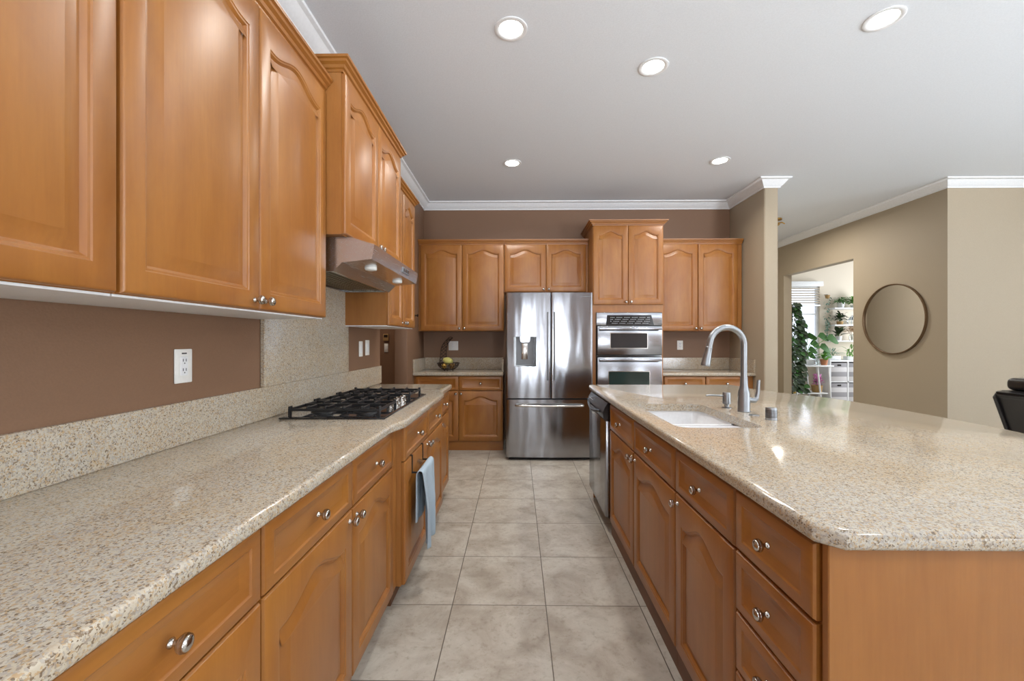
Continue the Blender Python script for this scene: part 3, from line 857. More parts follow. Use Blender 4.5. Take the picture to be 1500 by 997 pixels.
# ------------------------------------------------------------------ right part of the back wall
cabinet('base_cabinet', 'maple base cabinet with two drawers on the back wall right of the double oven', (1.678, FB+.02, 0), 0, 1.05, BY-FB-.025, .105, .872,
     [('drawer', .02, .495, .700, .864, 'c', 'c'), ('drawer', .500, .970, .700, .864, 'c', 'c'),
      ('door', .02, .495, .110, .692, 'r', 't'), ('door', .500, .970, .110, .692, 'l', 't')], .004, group='base cabinets on the back wall')
out = [(1.676, 4.80), (PX-.002, 4.80), (PX-.002, BY-.002), (1.676, BY-.002)]
tag(obj('countertop', worktop_bm(out, ZT, .038), 'granite', smooth=40), 'small beige granite countertop on the back wall right of the double oven', 'countertop')
r = thing('backsplash', 'low beige granite backsplash wrapping the corner right of the double oven', 'backsplash', (1.676, BY-.002, ZT))
bm = bmesh.new(); box(bm, 0, PX-.002-1.676, -.02, 0, 0, .150, .002, 1); obj('back_strip', bm, 'granite', r, smooth=0)
bm = bmesh.new(); q = PX-.002-1.676; box(bm, q-.02, q, -.585, -.0205, 0, .150, .002, 1); obj('side_strip', bm, 'granite', r, smooth=0)
cabinet('wall_cabinet', 'maple wall cabinet with two tall arched doors right of the double oven', (1.678, UB+.02, 0), 0, 1.043, BY-UB-.022, 1.395, 2.452,
     [('door', .030, .508, 1.397, 2.446, 'r', 'b'), ('door', .511, .990, 1.397, 2.446, 'l', 'b')], None, 'x', group='upper cabinets on the back wall')

# ------------------------------------------------------------------ fruit basket
FBX, FBY = (657-757.5)/610*5.12, 5.10
r = thing('fruit_basket', 'dark wire fruit basket with a tall curved lattice banana hook on the back counter', 'fruit basket', (FBX, FBY, ZT))
bm = bmesh.new()
RB = .135
def ring(bm, rr, z, th=.0035, n=28):
    pts = [(rr*math.cos(2*PI*k/n), rr*math.sin(2*PI*k/n)*.9, z) for k in range(n+1)]
    tube(bm, pts, th, 6, cap=False)
for rr, z in ((.055, .012), (.09, .030), (.118, .058), (RB, .095)): ring(bm, rr, z, .0045 if rr == RB else .0028)
for k in range(20):
    a = 2*PI*k/20
    tube(bm, [(q*math.cos(a+tw_), q*math.sin(a+tw_)*.9, z) for q, z, tw_ in ((.055, .012, 0), (.09, .030, .12), (.118, .058, .05), (RB, .095, -.1))], .0026, 5)
    a2 = a+.16
    tube(bm, [(q*math.cos(a2-tw_), q*math.sin(a2-tw_)*.9, z) for q, z, tw_ in ((.055, .012, 0), (.09, .030, .12), (.118, .058, .05), (RB, .095, -.1))], .0026, 5)
for k in range(3):
    a = 2*PI*k/3+.5; lathe(bm, [(.007, 0), (.008, .006), (.005, .014)], 8, Matrix.Translation((.06*math.cos(a), .054*math.sin(a), 0)))
obj('bowl', bm, 'wire', r, smooth=60)
bm = bmesh.new()
def hook(t, s):
    # centre line rises from the left of the bowl and leans right at the top
    x = -.085 + .02*t + .085*max(0, t-.55)**2/.2; z = .06+.345*t
    wdt = .044*(1-.45*t)
    return Vector((x+s*wdt, .10-.02*t-.05*max(0, t-.6), z))
for s in (-1, 1): tube(bm, [hook(k/16, s) for k in range(17)], .0045, 6)
N = 8
for k in range(N):
    t0, t1 = k/N, min(1, (k+1.6)/N)
    tube(bm, [hook(t0, -1), hook((t0+t1)/2, 0), hook(t1, 1)], .0036, 5); tube(bm, [hook(t0, 1), hook((t0+t1)/2, 0), hook(t1, -1)], .0036, 5)
tube(bm, [hook(1, -1), hook(1, 0)+Vector((0, 0, .01)), hook(1, 1)], .004, 6)
obj('banana_hook', bm, 'wire', r, smooth=60)
def fruit(label, loc, rx, rz_, mat, rot):
    bm = bmesh.new(); lathe(bm, [(rx*math.sin(PI*k/12)*(1-.12*math.cos(PI*k/12)), -rz_*math.cos(PI*k/12)) for k in range(13)], 20)
    f = obj('fruit', bm, mat, None, loc, rot, smooth=80)
    bm = bmesh.new(); tube(bm, [(0, 0, rz_-.002), (.003, 0, rz_+.012)], .003, 6); obj('fruit_stem', bm, 'stem', f)
    tag(f, label, 'fruit')
fruit('large pale yellow-green fruit lying on top in the wire basket', (FBX-.010, FBY+.02, ZT+.118), .045, .064, 'melon', (0, 1.9, .1))
fruit('brown-gold fruit low in the wire basket under the yellow one', (FBX+.052, FBY-.045, ZT+.062), .032, .036, 'pear', (.4, .5, 0))
fruit('small golden fruit at the left inside the wire basket', (FBX-.045, FBY-.048, ZT+.060), .028, .032, 'yellow', (.3, -.6, 0))

# ================================================================== ISLAND
IX = .612
def isl(label, yn, yf, fronts, name='island_cabinet'):
    return cabinet(name, label, (IX+.02, yf, 0), -PI/2, yf-yn, .58, .085, .868, fronts, -.008, group='cabinets in the island', low=(yn > 1.6))
IZ0, IZ1 = .088, .690
w1 = 2.762-2.199
isl('island cabinet with a drawer over an arched door, next to the dishwasher', 2.199, 2.762,
    [('drawer', .003, w1-.002, ZW0, ZW1, 'c', 'c'), ('door', .003, w1-.002, IZ0, IZ1, 'r', 't')])
w2 = 2.199-1.624
isl('island cabinet with a false drawer over an arched door, in front of the sink', 1.625, 2.198,
    [('drawer', .003, w2-.003, ZW0, ZW1, 'c', 'c'), ('door', .003, w2-.003, IZ0, IZ1, 'l', 't')])
w3 = 1.624-1.183
isl('island cabinet with a drawer over an arched door, beside the stack of drawers', 1.184, 1.624,
    [('drawer', .003, w3-.003, ZW0, ZW1, 'c', 'c'), ('door', .003, w3-.003, IZ0, IZ1, 'l', 't')])
w4 = 1.183-.862
isl('island cabinet with a stack of four drawers at the near corner', .862, 1.183,
    [('drawer', .003, w4-.006, .700, ZW1, 'c', 'c'), ('drawer', .003, w4-.006, .530, .692, 'c', 'c'),
     ('drawer', .003, w4-.006, .362, .522, 'c', 'c'), ('drawer', .003, w4-.006, .088, .354, 'c', 'c')])
r = thing('island_paneling', 'plain maple end and back panels closing the island under the granite overhang', 'panel', (0, 0, 0))
bm = bmesh.new(); box(bm, IX+.012, 1.60, .842, .8605, 0, .870, .002, 1); obj('end_panel', bm, 'panel', r, smooth=0)
bm = bmesh.new(); box(bm, 1.582, 1.60, .862, 3.40, 0, .870); obj('back_panel', bm, 'panel', r, smooth=0)
bm = bmesh.new(); box(bm, IX+.012, 1.60, 3.401, 3.419, 0, .870, .002, 1); obj('far_end_panel', bm, 'panel', r, smooth=0)

# dishwasher
dw = thing('dishwasher', 'stainless dishwasher with black control panel at the far end of the island', 'dishwasher', (IX+.02, 3.395, 0), -PI/2)
DWW = 3.395-2.768
bm = bmesh.new(); box(bm, .006, DWW-.006, 0, .57, .09, .864); obj('body', bm, 'grey', dw, smooth=0)
bm = bmesh.new(); box(bm, .006, DWW-.006, -.046, -.0005, .105, .745, .006, 2); obj('door', bm, 'steel', dw)
bm = bmesh.new()
pf = [(-.0005, .748), (-.046, .748), (-.060, .765), (-.062, .800), (-.050, .832), (-.030, .864), (-.0005, .864)]
vs0 = [bm.verts.new((.006, y, z)) for y, z in pf]; vs1 = [bm.verts.new((DWW-.006, y, z)) for y, z in pf]
bm.faces.new(vs0); bm.faces.new(vs1[::-1])
for k in range(len(pf)): bm.faces.new((vs0[k], vs0[(k+1) % len(pf)], vs1[(k+1) % len(pf)], vs1[k]))
cpn = obj('control_panel', bm, 'black', dw, smooth=40)
bm = bmesh.new(); tube(bm, [(.10+(DWW-.2)*k/12, -.064-.020*math.sin(PI*k/12), .796-.020*math.sin(PI*k/12)) for k in range(13)], .009, 10); obj('handle', bm, 'black', dw)
bm = bmesh.new()
for k in range(6): box(bm, .06+k*.025, .072+k*.025, -.0545, -.049, .826, .829)
obj('button_marks', bm, 'mark', cpn, smooth=0)
bm = bmesh.new(); box(bm, .006, DWW-.006, .03, .048, 0, .09); obj('toe_kick', bm, 'dark', dw, smooth=0)

# island worktop with sink cut-out
def rrect(x0, x1, y0, y1, r_, n=6):
    return arc(x0+r_, y0+r_, r_, 180, 270, n)+arc(x1-r_, y0+r_, r_, 270, 360, n)+arc(x1-r_, y1-r_, r_, 0, 90, n)+arc(x0+r_, y1-r_, r_, 90, 180, n)
IEX = .597
ym = 2.17
def side_x(y):
    d = abs(y-ym)
    return 1.80 + .265*(1/(1+math.exp((d-.72)/.115))) if d > .45 else 2.065-.02*(d/.45)**2
prof_y = [.99+(3.40-.99)*k/40 for k in range(41)]
sx_ = [(side_x(y), y) for y in prof_y]
out = [(IEX+.04, .812)] + arc(sx_[0][0]-.05, .862, .05, 270, 345, 5) + sx_ + arc(sx_[-1][0]-.05, 3.465, .05, 15, 90, 5) + arc(IEX+.045, 3.470, .045, 90, 180, 5) + [(IEX, .852)]
hole = rrect(.685, 1.060, 1.775, 2.440, .06)
tag(obj('island_countertop', worktop_bm(out, ZT, .040, hole[::-1] if False else hole, .014), 'granite', smooth=40),
    'large beige granite island countertop with a curved right side and sink cut-out', 'countertop')

# sink
sk = thing('kitchen_sink', 'white double-bowl undermount sink in the island countertop', 'sink', (0, 0, 0))
def bowl(x0, x1, y0, y1, zt, zb, r_):
    bm = bmesh.new(); R = []
    for d, z in ((-.012, zt), (0, zt), (.003, zt-.01), (.014, zb+.03), (.024, zb+.008), (.045, zb)):
        R.append([bm.verts.new((x, y, z)) for x, y in rrect(x0+d, x1-d, y0+d, y1-d, max(.02, r_-d*.5) if d >= 0 else r_+.01)])
    n = len(R[0])
    for a, b in zip(R, R[1:]):
        for k in range(n): bm.faces.new((a[k], a[(k+1) % n], b[(k+1) % n], b[k]))
    bm.faces.new(R[-1])
    o = obj('bowl', bm, 'porcelain', sk, smooth=50)
    md = o.modifiers.new('thickness', 'SOLIDIFY'); md.thickness = .008; md.offset = -1
    return o
bowl(.672, 1.072, 2.062, 2.452, .868, .665, .055)
bowl(.672, 1.072, 1.763, 2.034, .868, .72, .055)
for x, y, z in ((.872, 2.257, .665), (.872, 1.90, .72)):
    bm = bmesh.new(); lathe(bm, [(.0005, z+.004), (.030, z+.004), (.042, z+.003), (.045, z+.001), (.045, z-.03), (.03, z-.06)], 24, Matrix.Translation((x, y, 0)), cap=False)
    obj('drain', bm, 'nickel', sk)

# faucet
FXX, FYY = 1.182, 2.185
fa = thing('kitchen_faucet', 'brushed nickel gooseneck pull-down faucet beside the island sink', 'faucet', (FXX, FYY, ZT), 0)
bm = bmesh.new()
lathe(bm, [(.030, 0), (.031, .004), (.029, .008), (.028, .098), (.024, .112), (.019, .135), (.017, .18)], 28)
obj('base', bm, 'faucet', fa)
bm = bmesh.new()
R_, top_ = .093, .345
pts = [(0, 0, .17), (0, 0, .25), (0, 0, top_-.0)]
for k in range(1, 17):
    a = PI*k/16*.93
    pts.append((-R_+R_*math.cos(a), -.02*(k/16), top_+R_*math.sin(a)))
lx, ly, lz = pts[-1]
pts.append((lx-.006, ly, lz-.03))
tube(bm, pts, .0155, 18); obj('spout', bm, 'faucet', fa, smooth=60)
a0 = Vector(pts[-1]); dr = (Vector(pts[-1])-Vector(pts[-2])).normalized()
mt = Matrix.Translation(a0) @ dr.to_track_quat('Z', 'Y').to_matrix().to_4x4()
bm = bmesh.new(); lathe(bm, [(.0158, -.002), (.0175, .001), (.0175, .004), (.0168, .006), (.018, .03), (.0225, .085), (.0235, .094), (.021, .099), (.0005, .099)], 24, mt)
obj('spray_head', bm, 'faucet', fa)
bm = bmesh.new(); tube(bm, [(.020, 0, .062), (.052, -.004, .058), (.066, -.004, .072)], [.016, .014, .012], 14)
tube(bm, [(.060, -.004, .060), (.070, -.004, .10), (.074, -.004, .165)], [.011, .009, .008], 12); obj('lever', bm, 'faucet', fa, smooth=60)
sd = thing('soap_dispenser', 'brushed nickel soap dispenser with thin spout left of the faucet', 'soap dispenser', (1.150, 2.30, ZT))
bm = bmesh.new(); lathe(bm, [(.024, 0), (.024, .004), (.012, .007), (.012, .020), (.0205, .024), (.0205, .082), (.018, .086), (.0005, .086)], 24); obj('pump', bm, 'faucet', sd)
bm = bmesh.new(); tube(bm, [(-.015, 0, .067), (-.088, 0, .070), (-.112, 0, .068)], [.006, .005, .005], 10); obj('spout', bm, 'faucet', sd)
ag = thing('air_gap', 'short brushed nickel air gap cap right of the faucet', 'air gap', (1.190, 1.965, ZT))
bm = bmesh.new(); lathe(bm, [(.0255, 0), (.0255, .004), (.024, .006), (.024, .052), (.022, .056), (.0005, .057)], 28); o = obj('cap', bm, 'faucet', ag)
bm = bmesh.new()
for k in range(6): lathe(bm, [(.0243, .012+k*.006), (.0243, .0145+k*.006)], 28, cap=False)
obj('vent_slots', bm, 'dark', o)
hc = thing('hole_cover', 'flat round nickel hole cover on the granite between faucet and air gap', 'hole cover', (1.172, 2.075, ZT))
bm = bmesh.new(); lathe(bm, [(.024, 0), (.024, .002), (.019, .004), (.0005, .0045)], 24); obj('disc', bm, 'faucet', hc)

# ================================================================== CEILING LIGHTS
for i, (x, y, lab) in enumerate((
    (-.035, 2.38, 'round recessed ceiling light, the large one left of centre overhead'),
    (.885, 2.72, 'round recessed ceiling light over the island, middle of the ceiling'),
    (2.03, 2.33, 'round recessed ceiling light at the upper right of the ceiling'),
    (-.05, 4.18, 'small recessed ceiling light in front of the refrigerator'),
    (2.01, 4.15, 'small recessed ceiling light near the beige partition wall'))):
    r = thing('ceiling_light', lab, 'ceiling light', (x, y, CZ), 0, 'recessed ceiling lights')
    bm = bmesh.new(); lathe(bm, [(.094, -.0005), (.094, -.004), (.088, -.006), (.072, -.005), (.066, -.001)], 40, cap=False); obj('trim_ring', bm, 'white', r)
    bm = bmesh.new(); lathe(bm, [(.0655, -.0025), (.0005, -.0025)], 32, cap=False); obj('lens', bm, 'lens', r)
    L_ = area('ceiling_lamp', (x, y, CZ-.008), (0, 0, 0), .13, .13, LAMP_P, (1, .96, .90), 'DISK')
    L_.data.spread = math.radians(150)

# ================================================================== RIGHT SIDE
mr = thing('round_mirror', 'round wall mirror with a thin bronze frame on the beige wall', 'mirror', (RX, 5.33, 1.55))
bm = bmesh.new(); lathe(bm, [(.428, .001), (.445, .001), (.445, .028), (.440, .032), (.434, .030), (.428, .012)], 72, Matrix.Rotation(-PI/2, 4, 'Y'), cap=False)
obj('frame', bm, 'bronze', mr)
bm = bmesh.new(); lathe(bm, [(.4285, .003), (.4285, .010), (.0005, .010)], 72, Matrix.Rotation(-PI/2, 4, 'Y'), cap=False); obj('glass', bm, 'mirror', mr)

rc = thing('leather_armchair', 'black leather armchair back at the right edge beyond the island', 'armchair', (3.61, 2.36, 0))
bm = bmesh.new(); prism(bm, [(0, .885), (.03, .86), (.19, .42), (.22, .10), (.42, .10), (.44, .45), (.34, .905), (.05, .905)], .10, .86, 'y')
bmesh.ops.bevel(bm, geom=bm.edges[:], offset=.018, segments=3, affect='EDGES'); obj('backrest', bm, 'leather', rc)
bm = bmesh.new(); box(bm, .08, .40, .12, .84, .906, 1.00, .035, 4); obj('head_cushion', bm, 'leather', rc)
bm = bmesh.new(); box(bm, .445, 1.00, .10, .86, .10, .30, .02, 3); obj('seat_base', bm, 'leather', rc)
bm = bmesh.new(); box(bm, .447, 1.02, .11, .85, .302, .46, .05, 4); obj('seat_cushion', bm, 'leather', rc)
for y in (-.02, .862):
    bm = bmesh.new(); box(bm, .24, 1.00, y, y+.118, .10, .62, .04, 4); obj('armrest', bm, 'leather', rc)
for x in (.28, .90):
    for y in (.12, .78): bm = bmesh.new(); box(bm, x, x+.05, y, y+.05, 0, .0995); obj('leg', bm, 'dark', rc, smooth=0)

lf = thing('hall_ceiling_light', 'brass flush ceiling light peeking out behind the beige partition', 'ceiling light', (3.80, 6.15, CZ))
bm = bmesh.new(); lathe(bm, [(.07, 0), (.07, -.02), (.02, -.03), (.02, -.07), (.05, -.08), (.03, -.10), (.0005, -.11)], 20); obj('base', bm, 'brass', lf)
bm = bmesh.new()
for k in range(3): a = 2*PI*k/3; tube(bm, [(.02*math.cos(a), .02*math.sin(a), -.06), (.08*math.cos(a), .08*math.sin(a), -.05), (.12*math.cos(a), .12*math.sin(a), -.07)], .009, 8)
obj('arm', bm, 'brass', lf)

# thermostat and switch on the passage wall, small hook
th = thing('thermostat', 'small tan thermostat on the brown wall seen through the passage', 'thermostat', (-1.70, 5.3895, 1.32))
bm = bmesh.new(); box(bm, -.035, .035, -.02, 0, -.045, .045, .004, 2); o = obj('housing', bm, 'wicker', th)
bm = bmesh.new(); box(bm, -.025, .025, -.0215, -.0202, .0, .035); obj('display', bm, 'wire', o, smooth=0)
outlet('tan switch plate below the thermostat in the passage', (-1.70, 5.3895, 1.185), 0, 'switch', .05, .11)
hk = thing('wall_hook', 'small dark wall knob between the left and back wall cabinets', 'hook', (WX, 4.90, 1.575), PI/2)
bm = bmesh.new(); lathe(bm, [(.018, 0), (.018, .004), (.008, .006), (.007, .025), (.016, .032), (.014, .045), (.0005, .048)], 16, Matrix.Rotation(PI/2, 4, 'X')); obj('peg', bm, 'wire', hk)

# ================================================================== PLANT ROOM
def leaf(bm, p, d, L_, W_, droop=.3, up=Vector((0, 0, 1))):
    d = d.normalized(); side = d.cross(up)
    if side.length < .05: side = Vector((1, 0, 0))
    side.normalize(); n = side.cross(d).normalized()
    prev = None
    for k, (f, ww) in enumerate(((0, .06), (.25, .8), (.55, 1), (.8, .62), (1, .03))):
        c = p+d*(L_*f)-Vector((0, 0, 1))*(droop*L_*f*f)
        cur = (bm.verts.new(c-side*W_*ww*.5+n*.12*W_*ww), bm.verts.new(c), bm.verts.new(c+side*W_*ww*.5+n*.12*W_*ww))
        if prev:
            bm.faces.new((prev[0], prev[1], cur[1], cur[0])); bm.faces.new((prev[1], prev[2], cur[2], cur[1]))
        prev = cur
def pot(parent, r0, r1, h, mat, name='pot'):
    bm = bmesh.new(); lathe(bm, [(r0, 0), (r1, h), (r1*.9, h), (r1*.85, h*.85), (.0005, h*.85)], 20); return obj(name, bm, mat, parent)
def foliage(bm, n, c, R, L_, W_, droop=.4, hemi=True, flat=1.0):
    for k in range(n):
        a = random.uniform(0, 2*PI); e = random.uniform(0.05 if hemi else -1, 1)
        d = Vector((math.cos(a)*math.sqrt(max(0, 1-e*e)), math.sin(a)*math.sqrt(max(0, 1-e*e)), e*flat))
        q = random.uniform(.15, 1)
        p = Vector(c)+Vector((d.x*R[0], d.y*R[1], d.z*R[2]))*q
        leaf(bm, p, d+Vector((random.uniform(-.5, .5), random.uniform(-.5, .5), random.uniform(-.3, .5))), L_*random.uniform(.7, 1.2), W_*random.uniform(.8, 1.2), droop)
def plant(name, label, loc, potargs, n, R, L_, W_, mat, droop=.4, stems=True, group=None, box_pot=None):
    r = thing(name, label, 'plant', loc, 0, group)
    if box_pot:
        bm = bmesh.new(); box(bm, -box_pot[0]/2, box_pot[0]/2, -.06, .06, 0, box_pot[1], .006, 2); obj('planter', bm, box_pot[2], r); h = box_pot[1]
    else:
        pot(r, *potargs); h = potargs[2]*.85
    bm = bmesh.new(); foliage(bm, n, (0, 0, h+R[2]*.25), R, L_, W_, droop); obj('foliage', bm, mat, r, smooth=70, recalc=False)
    if stems:
        bm = bmesh.new()
        for k in range(5):
            a = 2*PI*k/5; tube(bm, [(0, 0, h), (R[0]*.3*math.cos(a), R[1]*.3*math.sin(a), h+R[2]*.6), (R[0]*.6*math.cos(a), R[1]*.6*math.sin(a), h+R[2]*.9)], .004, 5)
        obj('stem', bm, 'leaf', r)
    return r

# blind over the window
bd = thing('window_blind', 'white slatted blind drawn halfway over the plant room window', 'blind', (5.00, 8.93, 2.03))
bm = bmesh.new(); box(bm, -.02, 1.47, -.06, .06, .40, .50, .006, 2); obj('valance', bm, 'white', bd)
bm = bmesh.new()
for k in range(7):
    z = .055+k*.05; vv = [bm.verts.new(p) for p in ((.0, -.02, z-.012), (1.43, -.02, z-.012), (1.43, .025, z+.014), (0, .025, z+.014))]; bm.faces.new(vv)
    vv = [bm.verts.new(p) for p in ((.0, -.02, z-.015), (1.43, -.02, z-.015), (1.43, .025, z+.011), (0, .025, z+.011))]; bm.faces.new(vv[::-1])
obj('slats', bm, 'cream', bd, smooth=0)
bm = bmesh.new(); box(bm, 0, 1.43, -.025, .03, -.02, .012, .004, 2); obj('bottom_rail', bm, 'white', bd)

# wall shelves
SH = []
for i, (z, nm) in enumerate(((1.965, 'top'), (1.612, 'middle'), (1.280, 'bottom'))):
    bm = bmesh.new(); box(bm, 0, .95, 0, .24, -.028, 0, .003, 1); s_ = obj('shelf_board', bm, 'white', None, smooth=0)
    s_.name = 'wall_shelf'; s_.location = (6.62, 8.759, z)
    tag(s_, '%s of the three white floating shelves on the plant room wall' % nm, 'shelf', 'floating shelves in the plant room')
plant('potted_fern', 'spreading fern in a white pot at the left of the top wall shelf', (6.83, 8.87, 1.9652), (.05, .07, .11, 'white'), 60, (.13, .11, .10), .13, .03, 'leaf', .7)
plant('potted_plant', 'round bright green bushy plant at the right of the top wall shelf', (7.10, 8.87, 1.9652), (.05, .06, .06, 'white'), 120, (.12, .11, .17), .08, .045, 'leafb', .3)
plant('potted_plant', 'dark green leafy plant on the middle wall shelf', (6.81, 8.87, 1.6122), (.05, .06, .07, 'wicker'), 80, (.11, .10, .18), .09, .05, 'leafd', .3)
te = thing('glass_terrarium', 'white geometric terrarium on the middle wall shelf, right of the dark plant', 'terrarium', (7.07, 8.87, 1.6122))
bm = bmesh.new(); lathe(bm, [(.07, 0), (.10, .07), (.0005, .20)], 5); obj('glass', bm, 'jar', te, smooth=0)
bm = bmesh.new()
for k in range(5):
    a = 2*PI*k/5; b = 2*PI*(k+1)/5
    P = lambda r_, z, t_: (r_*math.cos(t_), r_*math.sin(t_), z)
    tube(bm, [P(.072, 0.004, a), P(.102, .07, a), P(.004, .203, a)], .004, 5); tube(bm, [P(.102, .07, a), P(.102, .07, b)], .004, 5); tube(bm, [P(.072, .004, a), P(.072, .004, b)], .004, 5)
obj('frame', bm, 'white', te)
plant('potted_plant', 'single dark upright leaves in a white pot on the bottom wall shelf', (6.78, 8.87, 1.2802), (.05, .06, .09, 'white'), 14, (.05, .05, .12), .18, .10, 'leafd', .1)
fv = thing('flower_vase', 'glass vase of pale peach dried flowers on the bottom wall shelf', 'vase', (7.06, 8.87, 1.2802))
bm = bmesh.new(); lathe(bm, [(.04, 0), (.055, .04), (.05, .10), (.035, .13), (.032, .13), (.046, .10), (.050, .04), (.036, .006), (.0005, .006)], 20); obj('vase', bm, 'jar', fv)
bm = bmesh.new(); foliage(bm, 80, (0, 0, .17), (.11, .09, .12), .05, .05, .1); obj('flowers', bm, 'peach', fv, smooth=60, recalc=False)
bm = bmesh.new()
for k in range(5): a = k*1.256; tube(bm, [(0, 0, .01), (.02*math.cos(a), .02*math.sin(a), .12), (.06*math.cos(a), .06*math.sin(a), .2)], .003, 5)
obj('stem', bm, 'stem', fv)
# trailing vine by the shelves
tv = thing('hanging_vine', 'pale thin vine trailing down the wall left of the floating shelves', 'plant', (6.57, 8.90, 2.20))
bm = bmesh.new(); lathe(bm, [(.03, -.03), (.05, .04), (.04, .04), (.0005, .03)], 14); obj('pot', bm, 'wicker', tv)
bm = bmesh.new()
for k in range(70):
    z = -random.uniform(0, .85); a = random.uniform(0, 2*PI); q = .01+.045*random.random()
    leaf(bm, Vector((q*math.cos(a), .4*q*math.sin(a), z+.03)), Vector((math.cos(a), math.sin(a)*.5, -.5)), .05, .03, .3)
obj('foliage', bm, 'leafp', tv, smooth=60, recalc=False)
bm = bmesh.new(); box(bm, -.004, .004, -.004, .095, .05, .058); tube(bm, [(0, 0, .05), (0, 0, .03)], .004, 6); obj('hanger', bm, 'wire', tv)

# cube storage
cs = thing('storage_unit', 'white cube storage unit with grey striped bins in the plant room', 'storage unit', (6.40, 8.60, 0))
bm = bmesh.new(); w_, h_ = .74, .88
box(bm, 0, w_, 0, .39, h_-.035, h_); box(bm, 0, w_, 0, .39, 0, .03)
for x in (0, .3575, w_-.025): box(bm, x, x+.025, 0, .39, .03, h_-.035)
box(bm, .025, w_-.025, .0, .39, .425, .445); box(bm, .025, w_-.025, .375, .389, .03, h_-.035)
obj('frame', bm, 'white', cs, smooth=0)
for i, (x, z, lab) in enumerate(((.028, .4455, 'upper left'), (.3855, .4455, 'upper right'), (.028, .0305, 'lower left'), (.3855, .0305, 'lower right'))):
    bm = bmesh.new(); box(bm, 0, .326, 0, .36, 0, .375, .006, 2); b_ = obj('bin_box', bm, 'stripe', None)
    b_.name = 'fabric_bin'; b_.location = (6.40+x, 8.603, z)
    tag(b_, 'grey striped fabric bin in the %s cube of the storage unit' % lab, 'storage bin', 'fabric bins in the storage unit')
    bm = bmesh.new(); box(bm, .125, .201, -.004, -.0005, .315, .345, .002, 1); obj('handle', bm, 'black', b_)
plant('potted_succulent', 'thin-leaved plant in a long white planter on the left of the storage unit', (6.60, 8.78, .8802), None, 26, (.10, .07, .10), .20, .02, 'leafp', .5, box_pot=(.24, .08, 'white'))
plant('potted_succulent', 'spiky yellow-green plant in a white planter on the right of the storage unit', (6.95, 8.78, .8802), None, 40, (.12, .08, .14), .26, .025, 'leafb', .5, box_pot=(.20, .07, 'white'))

# white plant table
tb = thing('plant_table', 'white table with splayed legs full of plants under the window', 'table', (5.35, 8.35, 0))
bm = bmesh.new(); box(bm, 0, .95, 0, .45, .757, .785, .004, 2); obj('table_top', bm, 'white', tb)
for x0, x1 in ((.12, .03), (.66, .74), (.88, .93)):
    for y in (.05, .38):
        bm = bmesh.new(); tube(bm, [(x0, y+.01, .757), (x1, y+.01, .0)], .016, 8); obj('leg', bm, 'white', tb)
bm = bmesh.new(); box(bm, .10, .85, .03, .42, .215, .235); obj('lower_shelf', bm, 'white', tb, smooth=0)
mo = thing('monstera', 'large split-leaf monstera in a white planter on the plant table', 'plant', (5.95, 8.57, .7852))
bm = bmesh.new(); box(bm, -.17, .06, -.07, .07, 0, .11, .008, 2); obj('planter', bm, 'white', mo)
big = bmesh.new(); st = bmesh.new()
for (dx, dz, L_, W_, ax) in ((-.28, .30, .20, .18, -1), (-.20, .42, .20, .17, -1), (-.10, .28, .17, .15, -.4), (.02, .22, .16, .14, .4), (.10, .35, .19, .16, .8), (.24, .28, .20, .17, 1),
                             (.34, .46, .22, .18, 1), (.20, .50, .2, .16, .7), (-.32, .16, .18, .15, -1), (.05, .12, .16, .14, .6), (.30, .16, .18, .15, 1), (-.02, .48, .2, .16, .1)):
    p = Vector((dx-.05, random.uniform(-.1, .05), dz+.08))
    tube(st, [(-.05, 0, .09), (p.x*.4-.03, p.y*.5, p.z*.7), p], .006, 5)
    leaf(big, p, Vector((ax, -.15, .1)), L_, W_*1.15, .55, Vector((0, -1, .35)))
obj('leaves', big, 'leaf', mo, smooth=70, recalc=False); obj('stem', st, 'leafb', mo)
plant('potted_plant', 'variegated plant in a terracotta pot at the right of the plant table', (6.17, 8.45, .7852), (.05, .07, .12, 'terra'), 12, (.06, .05, .10), .13, .10, 'leafb', .5)
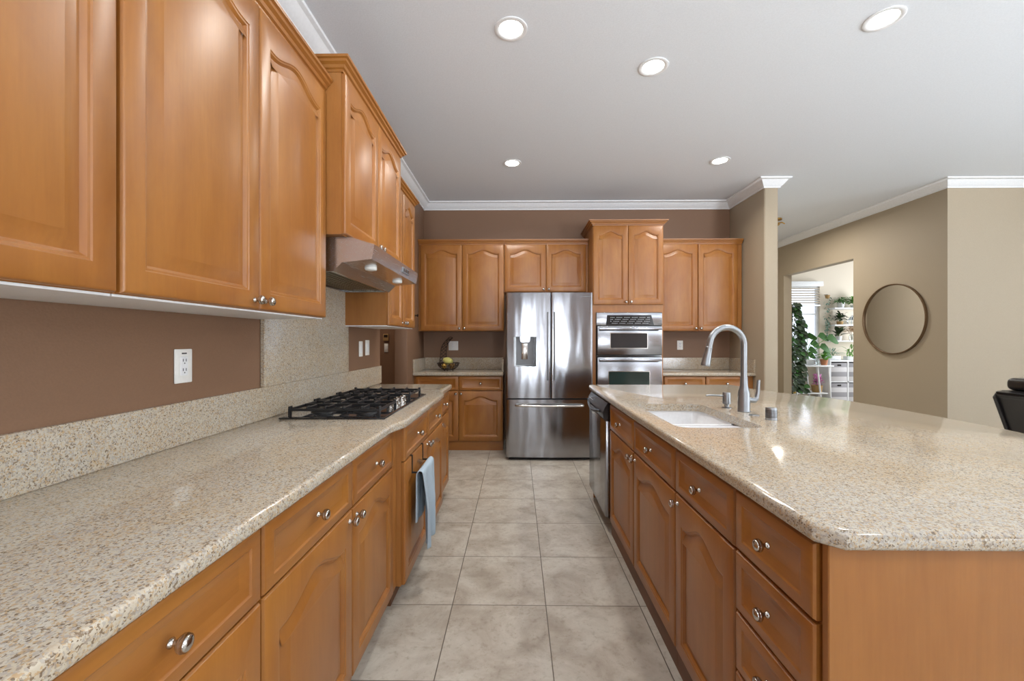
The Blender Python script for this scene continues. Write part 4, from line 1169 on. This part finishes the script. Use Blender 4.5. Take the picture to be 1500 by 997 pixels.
plant('potted_plant', 'blue-green bushy plant on the plant table in front of the window', (5.55, 8.50, .7852), (.05, .06, .08, 'white'), 110, (.17, .10, .34), .10, .07, 'leafp', .3)
jr = thing('glass_jar', 'clear glass jar on the plant table beside the terracotta pot', 'jar', (6.045, 8.45, .7852))
bm = bmesh.new(); lathe(bm, [(.03, 0), (.035, .01), (.035, .09), (.028, .11), (.026, .11), (.032, .088), (.032, .012), (.0005, .006)], 18); obj('glass', bm, 'jar', jr)
plant('potted_plant', 'green trailing plant in a mustard yellow pot on the lower shelf', (5.62, 8.52, .2352), (.06, .075, .11, 'yellow'), 26, (.16, .08, .20), .13, .06, 'leaf', .5)
plant('potted_orchid', 'pink flowering plant in a wicker basket on the lower shelf', (6.08, 8.52, .2352), (.08, .10, .14, 'wicker'), 60, (.10, .08, .18), .07, .06, 'pink', .2)
# tall ivy
iv = thing('climbing_ivy', 'tall dark climbing ivy in a glass pot beside the plant room opening', 'plant', (5.20, 7.95, 0))
bm = bmesh.new(); box(bm, -.14, .14, -.14, .14, 0, .22, .01, 2); obj('plinth', bm, 'white', iv)
bm = bmesh.new(); lathe(bm, [(.08, .2205), (.12, .27), (.11, .36), (.09, .38), (.085, .38), (.10, .35), (.11, .27), (.0005, .23)], 20); obj('pot', bm, 'jar', iv)
bm = bmesh.new(); tube(bm, [(0, 0, .24), (0.01, 0, .9), (-.01, 0, 1.4), (0, 0, 1.95)], .018, 8); obj('moss_pole', bm, 'stem', iv)
for nm, mt_, cnt in (('foliage', 'leafd', 620), ('young_foliage', 'leaf', 160)):
    bm = bmesh.new()
    for k in range(cnt):
        z = random.uniform(.34, 1.98); q = (.20-.05*(z/2)) * random.uniform(.3, 1.15) * (1.0 if z < 1.75 else .5); a = random.uniform(0, 2*PI)
        leaf(bm, Vector((q*math.cos(a), q*math.sin(a), z)), Vector((math.cos(a), math.sin(a), random.uniform(-.8, .1))), .09, .085, .35, Vector((0, -1, .5)))
    obj(nm, bm, mt_, iv, smooth=60, recalc=False)
